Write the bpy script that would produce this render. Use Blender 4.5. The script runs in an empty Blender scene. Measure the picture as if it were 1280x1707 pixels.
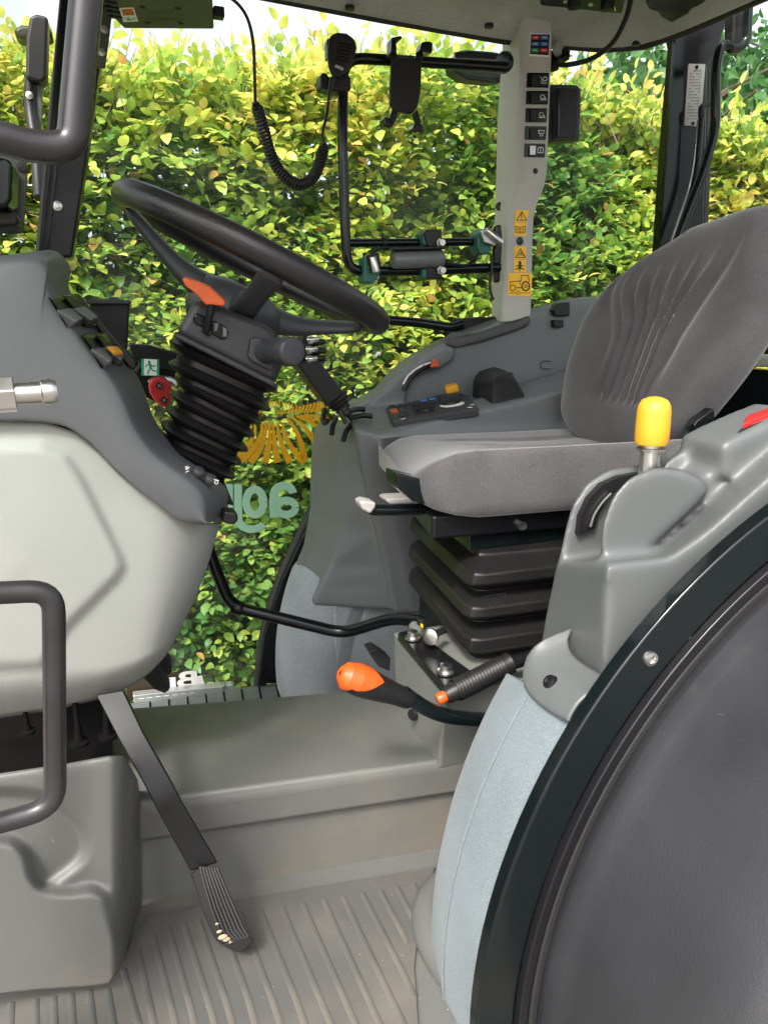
import bpy, bmesh, math, random
import numpy as np
from mathutils import Vector, Matrix

random.seed(7); rng = np.random.default_rng(7)
S = bpy.context.scene
COL = S.collection
R = math.radians

# ------------------------------------------------------------------ camera
PITCH, YAW, EYE, FPX = 14.0, 19.0, 0.92, 1282.0
_p, _y = R(PITCH), R(YAW)
FWD = Vector((math.sin(_y)*math.cos(_p), math.cos(_y)*math.cos(_p), -math.sin(_p)))
RGT = Vector((math.cos(_y), -math.sin(_y), 0)); UPV = RGT.cross(FWD); EYEP = Vector((0, 0, EYE))
cam = bpy.data.cameras.new('camera'); camo = bpy.data.objects.new('camera', cam); COL.objects.link(camo)
cam.sensor_fit = 'VERTICAL'; cam.sensor_height = 36; cam.sensor_width = 27; cam.lens = FPX/1707*36
cam.clip_start = 0.02; cam.clip_end = 3000
camo.matrix_world = Matrix((( RGT.x, UPV.x, -FWD.x, 0), (RGT.y, UPV.y, -FWD.y, 0), (RGT.z, UPV.z, -FWD.z, EYE), (0, 0, 0, 1)))
S.camera = camo

# ------------------------------------------------------------------ light
SUN_EL, SUN_AZ = 50.0, 218.0       # azimuth measured from +Y clockwise: behind the photographer, a little to the left
world = bpy.data.worlds.new('World'); S.world = world; world.use_nodes = True
wn = world.node_tree.nodes; wl = world.node_tree.links
sky = wn.new('ShaderNodeTexSky'); sky.sky_type = 'NISHITA'; sky.sun_disc = False
sky.sun_elevation = R(SUN_EL); sky.sun_rotation = R(SUN_AZ); sky.dust_density = 6.0; sky.air_density = 1.0; sky.ozone_density = 0.6
wn['Background'].inputs['Strength'].default_value = 0.15
hsv = wn.new('ShaderNodeHueSaturation'); hsv.inputs['Saturation'].default_value = .35      # thin white overcast
wl.new(sky.outputs[0], hsv.inputs['Color']); wl.new(hsv.outputs[0], wn['Background'].inputs['Color'])
sd = bpy.data.lights.new('sun', 'SUN'); sd.energy = 1.5; sd.angle = R(10); sd.color = (1.0, .96, .9)
so = bpy.data.objects.new('sun', sd); COL.objects.link(so)
az, el = R(SUN_AZ), R(SUN_EL)
sdir = Vector((math.sin(az)*math.cos(el), math.cos(az)*math.cos(el), math.sin(el)))
so.rotation_euler = sdir.to_track_quat('Z', 'Y').to_euler(); so.location = (0, -6, 9)
S.view_settings.view_transform = 'Standard'; S.view_settings.look = 'None'
S.view_settings.gamma = 1; S.view_settings.use_curve_mapping = False
S.view_settings.exposure = 1.6
S.cycles.max_bounces = 10; S.cycles.transparent_max_bounces = 16; S.cycles.use_denoising = True

# ------------------------------------------------------------------ helpers
def ray(x, y): return FWD + RGT*((x-640)/FPX) - UPV*((y-853.5)/FPX)
def P(x, y, Y):
    d = ray(x, y); return EYEP + d*(Y/d.y)
def PZ(x, y, Z):
    d = ray(x, y); return EYEP + d*((Z-EYE)/d.z)
def PX(x, y, X):
    d = ray(x, y); return EYEP + d*(X/d.x)

class MB:
    def __init__(s): s.v = []; s.f = []
    def add(s, vs, fs):
        o = len(s.v); s.v += [Vector(v) for v in vs]; s.f += [tuple(i+o for i in f) for f in fs]; return s
    def loft(s, A, B):
        n = len(A)
        return s.add(list(A)+list(B), [tuple(range(n))[::-1], tuple(range(n, 2*n))] + [(i, (i+1) % n, n+(i+1) % n, n+i) for i in range(n)])
    def loftpx(s, A, YA, YB, B=None):
        a = [P(x, y, YA) for x, y in A]
        b = [P(x, y, YB) for x, y in B] if B else [Vector((p.x, YB, p.z)) for p in a]
        return s.loft(a, b)
    def plate(s, A, Y, th=.002): return s.loftpx(A, Y, Y+th)
    def box(s, c, d, rot=None):
        c = Vector(c); hx, hy, hz = d[0]/2, d[1]/2, d[2]/2
        vs = [Vector((x, y, z)) for x in (-hx, hx) for y in (-hy, hy) for z in (-hz, hz)]
        if rot is not None: vs = [rot @ v for v in vs]
        return s.add([v+c for v in vs], [(0, 1, 3, 2), (4, 6, 7, 5), (0, 4, 5, 1), (2, 3, 7, 6), (0, 2, 6, 4), (1, 5, 7, 3)])
    def rings(s, rs, close=True, cap=True):
        n = len(rs[0]); vs = [p for r in rs for p in r]; fs = []
        for i in range(len(rs)-1):
            for j in range(n if close else n-1):
                k = (j+1) % n; fs.append((i*n+j, i*n+k, (i+1)*n+k, (i+1)*n+j))
        if cap and close: fs += [tuple(range(n))[::-1], tuple(range((len(rs)-1)*n, len(rs)*n))]
        return s.add(vs, fs)
    def tube(s, pts, r, fillet=.02, n=12, caps=True, sq=None, flat=1.0, closed=False):
        pts = [Vector(p) for p in pts]
        if fillet and not closed:
            q = [pts[0]]
            for i in range(1, len(pts)-1):
                a, b, c = pts[i-1], pts[i], pts[i+1]
                f = min(fillet, (a-b).length*.48, (c-b).length*.48)
                p0 = b+(a-b).normalized()*f; p2 = b+(c-b).normalized()*f
                for k in range(7):
                    t = k/6; q.append(p0*(1-t)**2+b*2*t*(1-t)+p2*t*t)
            q.append(pts[-1]); pts = q
        m = len(pts); rr = r if isinstance(r, (list, tuple)) else [r]*m
        if len(rr) != m: rr = list(np.interp(np.linspace(0, 1, m), np.linspace(0, 1, len(rr)), rr))
        T = [((pts[(i+1) % m] if closed else pts[min(i+1, m-1)])-(pts[i-1] if closed else pts[max(i-1, 0)])).normalized() for i in range(m)]
        u = T[0].orthogonal().normalized() if sq is None else (Vector(sq)-T[0]*Vector(sq).dot(T[0])).normalized()
        rs = []
        for i in range(m):
            u = (u-T[i]*u.dot(T[i])).normalized(); w = T[i].cross(u)
            rs.append([pts[i]+(u*math.cos(a)+w*math.sin(a)*flat)*rr[i] for a in [2*math.pi*k/n for k in range(n)]])
        if closed: rs.append(rs[0])
        return s.rings(rs, True, caps and not closed)
    def lathe(s, prof, p0, axis, n=20):
        """prof: (radius, distance along axis)"""
        p0 = Vector(p0); a = Vector(axis).normalized(); u = a.orthogonal().normalized(); w = a.cross(u)
        return s.rings([[p0+a*h+(u*math.cos(t)+w*math.sin(t))*max(r, 1e-5) for t in [2*math.pi*k/n for k in range(n)]] for r, h in prof])
    def ball(s, c, r, sx=(1, 1, 1), n=14):
        c = Vector(c)
        return s.rings([[c+Vector((r*sx[0]*math.sin(p)*math.cos(t), r*sx[1]*math.sin(p)*math.sin(t), r*sx[2]*math.cos(p))) for t in [2*math.pi*k/n for k in range(n)]]
                        for p in [max(.02, min(math.pi-.02, math.pi*k/(n//2))) for k in range(n//2+1)]])
    def surf(s, rows, k=6, thick=None):
        """Catmull-Rom surface through a grid of control points"""
        def cr(L, k):
            L = np.array(L, float); n = len(L); o = []
            for i in range(n-1):
                p1, p2 = L[i], L[i+1]; p0 = L[i-1] if i else 2*p1-p2; p3 = L[i+2] if i+2 < n else 2*p2-p1
                for j in range(k):
                    t = j/k; o.append(.5*((2*p1)+(p2-p0)*t+(2*p0-5*p1+4*p2-p3)*t*t+(3*p1-p0-3*p2+p3)*t**3))
            o.append(L[-1]); return np.array(o)
        G = cr(np.array([[list(p) for p in r] for r in rows]), k)
        G = np.swapaxes(cr(np.swapaxes(G, 0, 1), k), 0, 1)
        a, b = G.shape[:2]
        return s.add([Vector(p) for p in G.reshape(-1, 3)], [(i*b+j, i*b+j+1, (i+1)*b+j+1, (i+1)*b+j) for i in range(a-1) for j in range(b-1)])

WLOC = {}
def wloc(o):
    v = Vector((0, 0, 0))
    while o is not None: v = v+o.location; o = o.parent
    return v
def build(name, mb, mat, parent=None, bevel=0, seg=2, remesh=0, smooth_it=6, solid=0, flat=False, sub=0, recalc=True, angle=35, weld=False):
    vs = np.array([list(v) for v in mb.v]); lo, hi = vs.min(0), vs.max(0)
    loc = Vector(((lo[0]+hi[0])/2, (lo[1]+hi[1])/2, lo[2]))
    me = bpy.data.meshes.new(name); me.from_pydata([tuple(v-loc) for v in mb.v], [], mb.f)
    if recalc or weld:
        bm = bmesh.new(); bm.from_mesh(me)
        if weld: bmesh.ops.remove_doubles(bm, verts=bm.verts, dist=1e-5)
        bmesh.ops.recalc_face_normals(bm, faces=bm.faces); bm.to_mesh(me); bm.free()
    o = bpy.data.objects.new(name, me); COL.objects.link(o); me.materials.append(mat)
    if parent: o.parent = parent; o.location = loc-wloc(parent)
    else: o.location = loc
    if not flat: me.shade_smooth()
    if remesh:
        m = o.modifiers.new('r', 'REMESH'); m.mode = 'VOXEL'; m.voxel_size = remesh; m.use_smooth_shade = True
        if smooth_it:
            m = o.modifiers.new('s', 'SMOOTH'); m.factor = .5; m.iterations = smooth_it
    elif bevel:
        m = o.modifiers.new('b', 'BEVEL'); m.width = bevel; m.segments = seg; m.limit_method = 'ANGLE'; m.angle_limit = R(angle); m.harden_normals = True
    elif not flat and not solid:
        me.set_sharp_from_angle(angle=R(45))
    if solid:
        m = o.modifiers.new('t', 'SOLIDIFY'); m.thickness = abs(solid); m.offset = -1 if solid > 0 else 1
    if sub:
        m = o.modifiers.new('u', 'SUBSURF'); m.levels = sub; m.render_levels = sub
    return o
def tag(o, label, cat=None, group=None, kind=None):
    if label: o['label'] = label
    if cat: o['category'] = cat
    if group: o['group'] = group
    if kind: o['kind'] = kind
    return o
def thing(name, label, cat, loc, group=None):
    o = bpy.data.objects.new(name, None); COL.objects.link(o); o.location = Vector(loc); o.empty_display_size = .05
    return tag(o, label, cat, group)
def dup(o, loc, parent=None):
    c = o.copy(); COL.objects.link(c); p = parent or o.parent
    c.parent = p; c.location = Vector(loc)-wloc(p) if p else Vector(loc); return c
def smooth(t): t = max(0, min(1, t)); return t*t*(3-2*t)

# ------------------------------------------------------------------ materials
def mat(name, col, rough=.5, metal=0, grain=0, gscale=900, mott=0, mscale=8, col2=None, spec=.5, sheen=0, coat=0, dirt=None, dscale=6, dlo=.5, dhi=.75, rvar=0, speck=None, sscale=45, slo=.70):
    m = bpy.data.materials.new(name); m.use_nodes = True; N = m.node_tree.nodes; L = m.node_tree.links
    b = N['Principled BSDF']; b.inputs['Roughness'].default_value = rough; b.inputs['Metallic'].default_value = metal
    b.inputs['Specular IOR Level'].default_value = spec
    if sheen: b.inputs['Sheen Weight'].default_value = sheen; b.inputs['Sheen Roughness'].default_value = .4
    if coat: b.inputs['Coat Weight'].default_value = coat; b.inputs['Coat Roughness'].default_value = .05
    tc = N.new('ShaderNodeTexCoord'); src = None
    c = (*col, 1)
    b.inputs['Base Color'].default_value = c
    def noise(scale, det=4):
        n = N.new('ShaderNodeTexNoise'); n.inputs['Scale'].default_value = scale; n.inputs['Detail'].default_value = det
        L.new(tc.outputs['Object'], n.inputs['Vector']); return n
    if mott:
        n = noise(mscale, 6); r = N.new('ShaderNodeValToRGB'); d = col2 or tuple(max(0, x*(1-mott)) for x in col)
        r.color_ramp.elements[0].position = .35; r.color_ramp.elements[1].position = .65
        r.color_ramp.elements[0].color = (*d, 1); r.color_ramp.elements[1].color = c
        L.new(n.outputs['Fac'], r.inputs['Fac']); src = r.outputs['Color']
    if dirt:
        n = noise(dscale, 8); r = N.new('ShaderNodeValToRGB'); r.color_ramp.elements[0].position = dlo; r.color_ramp.elements[1].position = dhi
        r.color_ramp.elements[0].color = (0, 0, 0, 1); r.color_ramp.elements[1].color = (1, 1, 1, 1)
        L.new(n.outputs['Fac'], r.inputs['Fac'])
        mx = N.new('ShaderNodeMix'); mx.data_type = 'RGBA'; mx.inputs[6].default_value = c; mx.inputs[7].default_value = (*dirt, 1)
        if src: L.new(src, mx.inputs[6])
        L.new(r.outputs['Color'], mx.inputs[0]); src = mx.outputs[2]
    if speck:
        n = noise(sscale, 5); n.inputs['Distortion'].default_value = .8; r = N.new('ShaderNodeValToRGB'); r.color_ramp.elements[0].position = slo; r.color_ramp.elements[1].position = slo+.05
        r.color_ramp.elements[0].color = (0, 0, 0, 1); r.color_ramp.elements[1].color = (1, 1, 1, 1); L.new(n.outputs['Fac'], r.inputs['Fac'])
        mx = N.new('ShaderNodeMix'); mx.data_type = 'RGBA'; mx.inputs[6].default_value = c; mx.inputs[7].default_value = (*speck, 1)
        if src: L.new(src, mx.inputs[6])
        L.new(r.outputs['Color'], mx.inputs[0]); src = mx.outputs[2]
    if src: L.new(src, b.inputs['Base Color'])
    if rvar:
        n = noise(14, 5); mr = N.new('ShaderNodeMapRange'); mr.inputs['To Min'].default_value = max(.02, rough-rvar); mr.inputs['To Max'].default_value = min(1, rough+rvar)
        mr.inputs['From Min'].default_value = .3; mr.inputs['From Max'].default_value = .7
        L.new(n.outputs['Fac'], mr.inputs['Value']); L.new(mr.outputs['Result'], b.inputs['Roughness'])
    if grain:
        n = noise(gscale, 2); bp = N.new('ShaderNodeBump'); bp.inputs['Strength'].default_value = grain; bp.inputs['Distance'].default_value = .001
        L.new(n.outputs['Fac'], bp.inputs['Height']); L.new(bp.outputs['Normal'], b.inputs['Normal'])
    return m
def cloth(name, col, col2, scale=420, strength=.5, sheen=.3, weave=True):
    m = mat(name, col, .95, spec=.15, sheen=sheen); N = m.node_tree.nodes; L = m.node_tree.links; b = N['Principled BSDF']
    tc = N.new('ShaderNodeTexCoord')
    v = N.new('ShaderNodeTexVoronoi' if weave else 'ShaderNodeTexNoise'); v.inputs['Scale'].default_value = scale
    L.new(tc.outputs['Object'], v.inputs['Vector'])
    big = N.new('ShaderNodeTexNoise'); big.inputs['Scale'].default_value = 9; big.inputs['Detail'].default_value = 6; L.new(tc.outputs['Object'], big.inputs['Vector'])
    ad = N.new('ShaderNodeMath'); ad.operation = 'MULTIPLY_ADD'; ad.inputs[1].default_value = .6; L.new(v.outputs[0], ad.inputs[0])
    sb = N.new('ShaderNodeMath'); sb.operation = 'MULTIPLY'; sb.inputs[1].default_value = .55; L.new(big.outputs['Fac'], sb.inputs[0]); L.new(sb.outputs[0], ad.inputs[2])
    r = N.new('ShaderNodeValToRGB'); r.color_ramp.elements[0].position = .25; r.color_ramp.elements[1].position = .75
    r.color_ramp.elements[0].color = (*col2, 1); r.color_ramp.elements[1].color = (*col, 1)
    L.new(ad.outputs[0], r.inputs['Fac']); L.new(r.outputs['Color'], b.inputs['Base Color'])
    bp = N.new('ShaderNodeBump'); bp.inputs['Strength'].default_value = strength; bp.inputs['Distance'].default_value = .002
    L.new(v.outputs[0], bp.inputs['Height']); L.new(bp.outputs['Normal'], b.inputs['Normal'])
    return m
def glassmat(name, tint=(.93, .965, .94), refl=.05):
    m = bpy.data.materials.new(name); m.use_nodes = True; N = m.node_tree.nodes; L = m.node_tree.links; N.remove(N['Principled BSDF'])
    t = N.new('ShaderNodeBsdfTransparent'); t.inputs[0].default_value = (*tint, 1)
    g = N.new('ShaderNodeBsdfGlossy'); g.inputs['Roughness'].default_value = .01
    lw = N.new('ShaderNodeLayerWeight'); lw.inputs['Blend'].default_value = .18
    ma = N.new('ShaderNodeMath'); ma.operation = 'MULTIPLY_ADD'; ma.inputs[1].default_value = .035; ma.inputs[2].default_value = refl*.06
    L.new(lw.outputs['Fresnel'], ma.inputs[0])
    mx = N.new('ShaderNodeMixShader'); L.new(ma.outputs[0], mx.inputs[0]); L.new(t.outputs[0], mx.inputs[1]); L.new(g.outputs[0], mx.inputs[2])
    tc = N.new('ShaderNodeTexCoord'); nz = N.new('ShaderNodeTexNoise'); nz.inputs['Scale'].default_value = 5; nz.inputs['Detail'].default_value = 8; nz.inputs['Distortion'].default_value = 1.2
    L.new(tc.outputs['Object'], nz.inputs['Vector']); mr = N.new('ShaderNodeMapRange'); mr.inputs['From Min'].default_value = .4; mr.inputs['From Max'].default_value = .75; mr.inputs['To Min'].default_value = .004; mr.inputs['To Max'].default_value = .05
    L.new(nz.outputs['Fac'], mr.inputs['Value']); df = N.new('ShaderNodeBsdfDiffuse'); df.inputs['Color'].default_value = (.6, .6, .57, 1)      # faint dust film that also paints a pale haze over the pane
    m2 = N.new('ShaderNodeMixShader'); L.new(mr.outputs['Result'], m2.inputs[0]); L.new(mx.outputs[0], m2.inputs[1]); L.new(df.outputs[0], m2.inputs[2])
    L.new(m2.outputs[0], N['Material Output'].inputs[0]); return m
def vinyl(name, col):
    m = mat(name, col, .5); N = m.node_tree.nodes; L = m.node_tree.links
    t = N.new('ShaderNodeBsdfTranslucent'); t.inputs['Color'].default_value = (*col, 1)
    mx = N.new('ShaderNodeMixShader'); mx.inputs[0].default_value = .6; L.new(N['Principled BSDF'].outputs[0], mx.inputs[1]); L.new(t.outputs[0], mx.inputs[2])
    L.new(mx.outputs[0], N['Material Output'].inputs[0]); return m
def leafmat(name, source):
    m = bpy.data.materials.new(name); m.use_nodes = True; N = m.node_tree.nodes; L = m.node_tree.links; b = N['Principled BSDF']
    if source == 'attr': a = N.new('ShaderNodeAttribute'); a.attribute_name = 'tone'; out = a.outputs['Fac']
    else:
        a = N.new('ShaderNodeObjectInfo'); sp = N.new('ShaderNodeSeparateColor'); L.new(a.outputs['Color'], sp.inputs[0]); out = sp.outputs[0]
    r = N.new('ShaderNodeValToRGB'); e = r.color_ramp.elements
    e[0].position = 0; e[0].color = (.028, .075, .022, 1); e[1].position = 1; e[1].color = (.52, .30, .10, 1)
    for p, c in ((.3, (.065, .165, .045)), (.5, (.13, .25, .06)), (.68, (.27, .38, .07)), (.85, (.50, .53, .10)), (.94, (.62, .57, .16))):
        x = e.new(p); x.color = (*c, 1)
    L.new(out, r.inputs['Fac'])
    tc = N.new('ShaderNodeTexCoord'); n = N.new('ShaderNodeTexNoise'); n.inputs['Scale'].default_value = 40; L.new(tc.outputs['Object'], n.inputs['Vector'])
    hs = N.new('ShaderNodeHueSaturation'); mr = N.new('ShaderNodeMapRange'); mr.inputs['To Min'].default_value = .95; mr.inputs['To Max'].default_value = 1.65
    L.new(n.outputs['Fac'], mr.inputs['Value']); L.new(mr.outputs['Result'], hs.inputs['Value']); L.new(r.outputs['Color'], hs.inputs['Color'])
    L.new(hs.outputs['Color'], b.inputs['Base Color']); b.inputs['Roughness'].default_value = .42
    tr = N.new('ShaderNodeBsdfTranslucent'); L.new(hs.outputs['Color'], tr.inputs['Color'])
    mx = N.new('ShaderNodeMixShader'); mx.inputs[0].default_value = .48; L.new(b.outputs[0], mx.inputs[1]); L.new(tr.outputs[0], mx.inputs[2])
    L.new(mx.outputs[0], N['Material Output'].inputs[0]); return m

M = dict(
    dash=mat('dash_grey_plastic', (.085, .088, .094), .5, grain=.25, gscale=1400, rvar=.06),
    cream=mat('cream_plastic', (.255, .26, .243), .62, grain=.3, gscale=900, mott=.05, mscale=6, dirt=(.19, .185, .165), dscale=9, dlo=.55, dhi=.9),
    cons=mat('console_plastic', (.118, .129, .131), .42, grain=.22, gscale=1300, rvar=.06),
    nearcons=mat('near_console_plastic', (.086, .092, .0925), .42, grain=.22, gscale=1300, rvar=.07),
    hump=mat('floor_moulding', (.100, .102, .096), .45, grain=.3, gscale=1100, rvar=.08, dirt=(.17, .145, .11), dscale=5, dlo=.52, dhi=.85, speck=(.2, .18, .15), sscale=55, slo=.73),
    mat_=mat('rubber_mat', (.074, .073, .069), .5, grain=.3, gscale=900, rvar=.1, dirt=(.125, .112, .092), dscale=7, dlo=.45, dhi=.85, speck=(.14, .13, .11), sscale=60, slo=.74),
    pedal=mat('pedal_black_steel', (.006, .006, .0065), .38, spec=.3, rvar=.08, speck=(.2, .17, .12), sscale=70, slo=.75),
    hole=mat('recess_shade', (.004, .004, .004), .7, spec=.08),  # near-black that paints in the shade of the well and grooves
    black=mat('black_plastic', (.009, .009, .0095), .42, spec=.35, grain=.2, gscale=900),
    satin=mat('satin_black_steel', (.006, .006, .007), .30, spec=.3, rvar=.08),
    gloss=mat('gloss_black_paint', (.004, .006, .0065), .16, coat=0, spec=.35, rvar=.05),
    handle=mat('worn_black_tube', (.022, .020, .022), .34, rvar=.12, mott=.3, mscale=20),
    rubber=mat('black_rubber', (.013, .013, .013), .6, grain=.3, gscale=500, dirt=(.022, .021, .02), dscale=20, dlo=.5, dhi=.9),
    bellow=mat('bellow_rubber', (.009, .0088, .009), .38, spec=.32, grain=.1, dirt=(.016, .015, .0145), dscale=14, dlo=.5, dhi=.9, rvar=.06),
    leather=mat('wheel_rim_leather', (.012, .011, .012), .36, spec=.45, grain=.5, gscale=420, rvar=.08),
    spoke=mat('spoke_plastic', (.034, .036, .040), .42, spec=.45, grain=.15, gscale=1200),
    shroud=mat('shroud_plastic', (.030, .031, .034), .46, spec=.4, grain=.2, gscale=1300),
    orange=mat('orange_plastic', (.50, .075, .008), .42, mott=.12, mscale=40),
    red=mat('red_plastic', (.36, .014, .012), .35),
    yellow=mat('yellow_knob', (.58, .285, .016), .48, dirt=(.40, .19, .015), dscale=30, dlo=.55, dhi=.9),
    steel=mat('zinc_steel', (.55, .54, .52), .32, metal=1, rvar=.1),
    white=mat('white_print', (.75, .75, .72), .5),
    whiteplastic=mat('pale_grip', (.36, .345, .33), .5),
    label=mat('yellow_label', (.85, .47, .01), .4),
    ink=mat('black_ink', (.03, .02, .01), .5),
    post=mat('pillar_beige', (.42, .41, .375), .55, grain=.2, gscale=1200, mott=.05),
    liner=cloth('headliner_cloth', (.42, .43, .39), (.22, .23, .205), 330, .4, .1, False),
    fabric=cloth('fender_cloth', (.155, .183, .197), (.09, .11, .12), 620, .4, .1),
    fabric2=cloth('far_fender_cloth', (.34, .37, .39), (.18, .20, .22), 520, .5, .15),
    seat=cloth('seat_velour', (.105, .101, .104), (.03, .029, .031), 620, .55, .5, False),
    fender=mat('dusty_black_fender', (.021, .0215, .024), .36, mott=.2, mscale=5, dirt=(.030, .031, .034), dscale=2.5, dlo=.4, dhi=.8, rvar=.09, grain=.35, gscale=420, speck=(.10, .10, .10), sscale=34, slo=.735),
    green=mat('green_clamp', (.01, .09, .07), .45),
    signgreen=mat('sign_green', (.0, .3, .14), .4),
    teal=vinyl('teal_vinyl', (.66, .88, .79)),
    amber=vinyl('amber_vinyl', (.95, .62, .035)),
    lens=mat('amber_lens', (.7, .3, .03), .4),
    pad=mat('armrest_rubber', (.05, .052, .05), .6, grain=.3, gscale=700),
    glass=glassmat('cab_glass'),
    grey=mat('grey_metal_base', (.14, .145, .135), .45, rvar=.08, grain=.1),
    radio=mat('olive_radio_case', (.05, .052, .04), .5, grain=.2),
    blue=mat('blue_button', (.02, .14, .42), .4),
    ledred=mat('led_red', (.55, .03, .04), .3), ledblue=mat('led_blue', (.06, .16, .42), .3), ledgreen=mat('led_green', (.03, .28, .10), .3),
    alu=mat('aluminium_strip', (.5, .52, .5), .38, metal=.7, rvar=.1),
    tyre=mat('muddy_tyre', (.03, .027, .024), .85, dirt=(.13, .085, .05), dscale=6, dlo=.4, dhi=.7, grain=.5, gscale=120),
    bark=mat('twig_bark', (.16, .10, .07), .8, mott=.4, mscale=30),
    ground=mat('yard_ground', (.22, .20, .17), .9, mott=.4, mscale=3, dirt=(.12, .09, .06), dscale=.7, grain=.8, gscale=60),
    roofskin=mat('roof_shell', (.42, .40, .16), .4),  # olive yellow of the hedge's reflection is put into the base colour
    leaf=leafmat('leaf_tone', 'attr'), leafo=leafmat('leaf_single', 'obj'),
)

FZ = .10       # cab floor level
GZ = -.75      # yard level
# ================================================================== setting
g = MB().add([(-900, -900, GZ), (900, -900, GZ), (900, 900, GZ), (-900, 900, GZ)], [(0, 1, 2, 3)])
tag(build('ground', g, M['ground'], flat=True, recalc=False), 'brown earth yard around the tractor and hedge', kind='structure')

# ---- hedge and trees (leaves generated with numpy)
LT = np.array([(0, 0, 0), (0, .36, .03), (0, .72, .0), (0, 1, -.10), (-.27, .20, .05), (-.34, .45, .10), (-.24, .76, .04), (.27, .20, .05), (.34, .45, .10), (.24, .76, .04)], float)
LF = [(0, 1, 4), (1, 5, 4), (1, 2, 6, 5), (2, 3, 6), (0, 7, 1), (1, 7, 8), (1, 8, 9, 2), (2, 9, 3)]
def leaf_mesh(name, material):
    me = bpy.data.meshes.new(name); me.from_pydata([tuple(v) for v in LT], [], LF); me.materials.append(material); me.shade_smooth(); return me
def frames(d, nrm):
    d = d/np.linalg.norm(d, axis=1, keepdims=True)
    nrm = nrm-d*(nrm*d).sum(1, keepdims=True); nrm /= np.linalg.norm(nrm, axis=1, keepdims=True)
    return np.stack([np.cross(d, nrm), d, nrm], 2)        # columns: x,y,z
def leaves_obj(name, pos, fr, size, tone, material, parent, loc):
    n = len(pos); V = (np.einsum('nij,kj->nki', fr, LT)*size[:, None, None]+pos[:, None, :]-np.array(loc)).reshape(-1, 3)
    lens = np.array([len(f) for f in LF]); flat = np.concatenate([np.array(f) for f in LF]); k = len(LT)
    idx = (flat[None, :]+(np.arange(n)*k)[:, None]).ravel(); tot = np.tile(lens, n); start = np.concatenate([[0], np.cumsum(tot)[:-1]])
    me = bpy.data.meshes.new(name); me.vertices.add(n*k); me.vertices.foreach_set('co', V.ravel())
    me.loops.add(len(idx)); me.loops.foreach_set('vertex_index', idx.astype(np.int32))
    me.polygons.add(len(tot)); me.polygons.foreach_set('loop_start', start.astype(np.int32)); me.polygons.foreach_set('loop_total', tot.astype(np.int32))
    me.update(calc_edges=True); at = me.attributes.new('tone', 'FLOAT', 'POINT'); at.data.foreach_set('value', np.repeat(tone, k).astype(np.float32))
    me.materials.append(material); me.shade_smooth()
    o = bpy.data.objects.new(name, me); COL.objects.link(o); o.parent = parent; o.location = Vector(loc)-wloc(parent) if parent else loc
    return o
def sprays(org, dr, nper, step, size, tone, droop=.25, jit=.35):
    """twigs with alternating leaves: returns position, frame, size, tone of every leaf and the twig end points"""
    n = len(org); dr = dr/np.linalg.norm(dr, axis=1, keepdims=True)
    side = np.cross(dr, rng.normal(size=(n, 3))*.35+np.array([0, 0, 1.])); side /= np.linalg.norm(side, axis=1, keepdims=True)
    up = np.cross(side, dr); up *= np.sign(up[:, 2:3]+1e-6)
    Ps, Fs, Ss, Ts = [], [], [], []
    for k in range(nper):
        t = (k+.4)*step; s = 1 if k % 2 else -1
        p = org+dr*t+np.array([0, 0, -1])*(droop*t*t/ (nper*step))
        d = dr*rng.uniform(.35, .9, (n, 1))+side*s*rng.uniform(.6, 1., (n, 1))+rng.normal(size=(n, 3))*jit*.6
        if k == nper-1: d = dr+rng.normal(size=(n, 3))*jit*.4
        nr = up+np.array([0, -.35, .35])+rng.normal(size=(n, 3))*jit
        Ps.append(p); Fs.append(frames(d, nr)); Ss.append(size*rng.uniform(.7, 1.15, n)*(1-.25*k/nper)); tt = np.clip(tone+.16*k/nper+rng.normal(size=n)*.08, 0, .96); tt[rng.random(n) < .012] = 1.0; Ts.append(tt)
    return np.concatenate(Ps), np.concatenate(Fs), np.concatenate(Ss), np.concatenate(Ts), (org-dr*.12, org+dr*step*(nper-.5))
def fnoise(x, z, s, seed):
    r = np.random.default_rng(seed); o = np.zeros_like(x)
    for k in range(6):
        a = r.uniform(0, 2*np.pi); f = s*r.uniform(.5, 1.8); o += np.sin((x*np.cos(a)+z*np.sin(a))*f+r.uniform(0, 6.3))
    return o/6**.5/1.2

hedge = thing('hedge', 'tall clipped beech hedge with lime and green leaves behind the cab windows', 'hedge', (1.4, 3.1, GZ))
HY = 2.78; HTOP = 1.72
def htop(x): return HTOP+.05*fnoise(x, x*0, 3.0, 3)+.03*np.clip(x, -2, 5)*-.3
n = 18000
hx = rng.uniform(-1.9, 4.9, n); hz = GZ+(htop(hx)-GZ)*rng.uniform(0, 1, n)**.85
dep = fnoise(hx, hz, 5.5, 11)*.10+fnoise(hx, hz, 14, 12)*.05
hy = HY+dep+np.abs(rng.normal(size=n))*.09
dirs = np.stack([rng.normal(size=n)*.6, -np.abs(rng.normal(size=n)*.45)-.35, rng.normal(size=n)*.45+.25], 1)
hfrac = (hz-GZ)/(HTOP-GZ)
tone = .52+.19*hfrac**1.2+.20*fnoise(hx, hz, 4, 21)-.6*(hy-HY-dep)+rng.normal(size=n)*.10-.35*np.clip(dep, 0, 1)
sz = rng.uniform(.034, .068, n)
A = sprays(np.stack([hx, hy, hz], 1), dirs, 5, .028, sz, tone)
n2 = 3600
tx = rng.uniform(-1.9, 4.9, n2); ty = rng.uniform(HY-.05, HY+.75, n2); tz = htop(tx)-.04+rng.uniform(-.06, .04, n2)
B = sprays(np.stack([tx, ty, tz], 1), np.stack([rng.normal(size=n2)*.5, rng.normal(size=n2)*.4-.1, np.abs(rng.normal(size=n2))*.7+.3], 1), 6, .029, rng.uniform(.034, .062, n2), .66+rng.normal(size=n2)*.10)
n3 = 150
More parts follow.
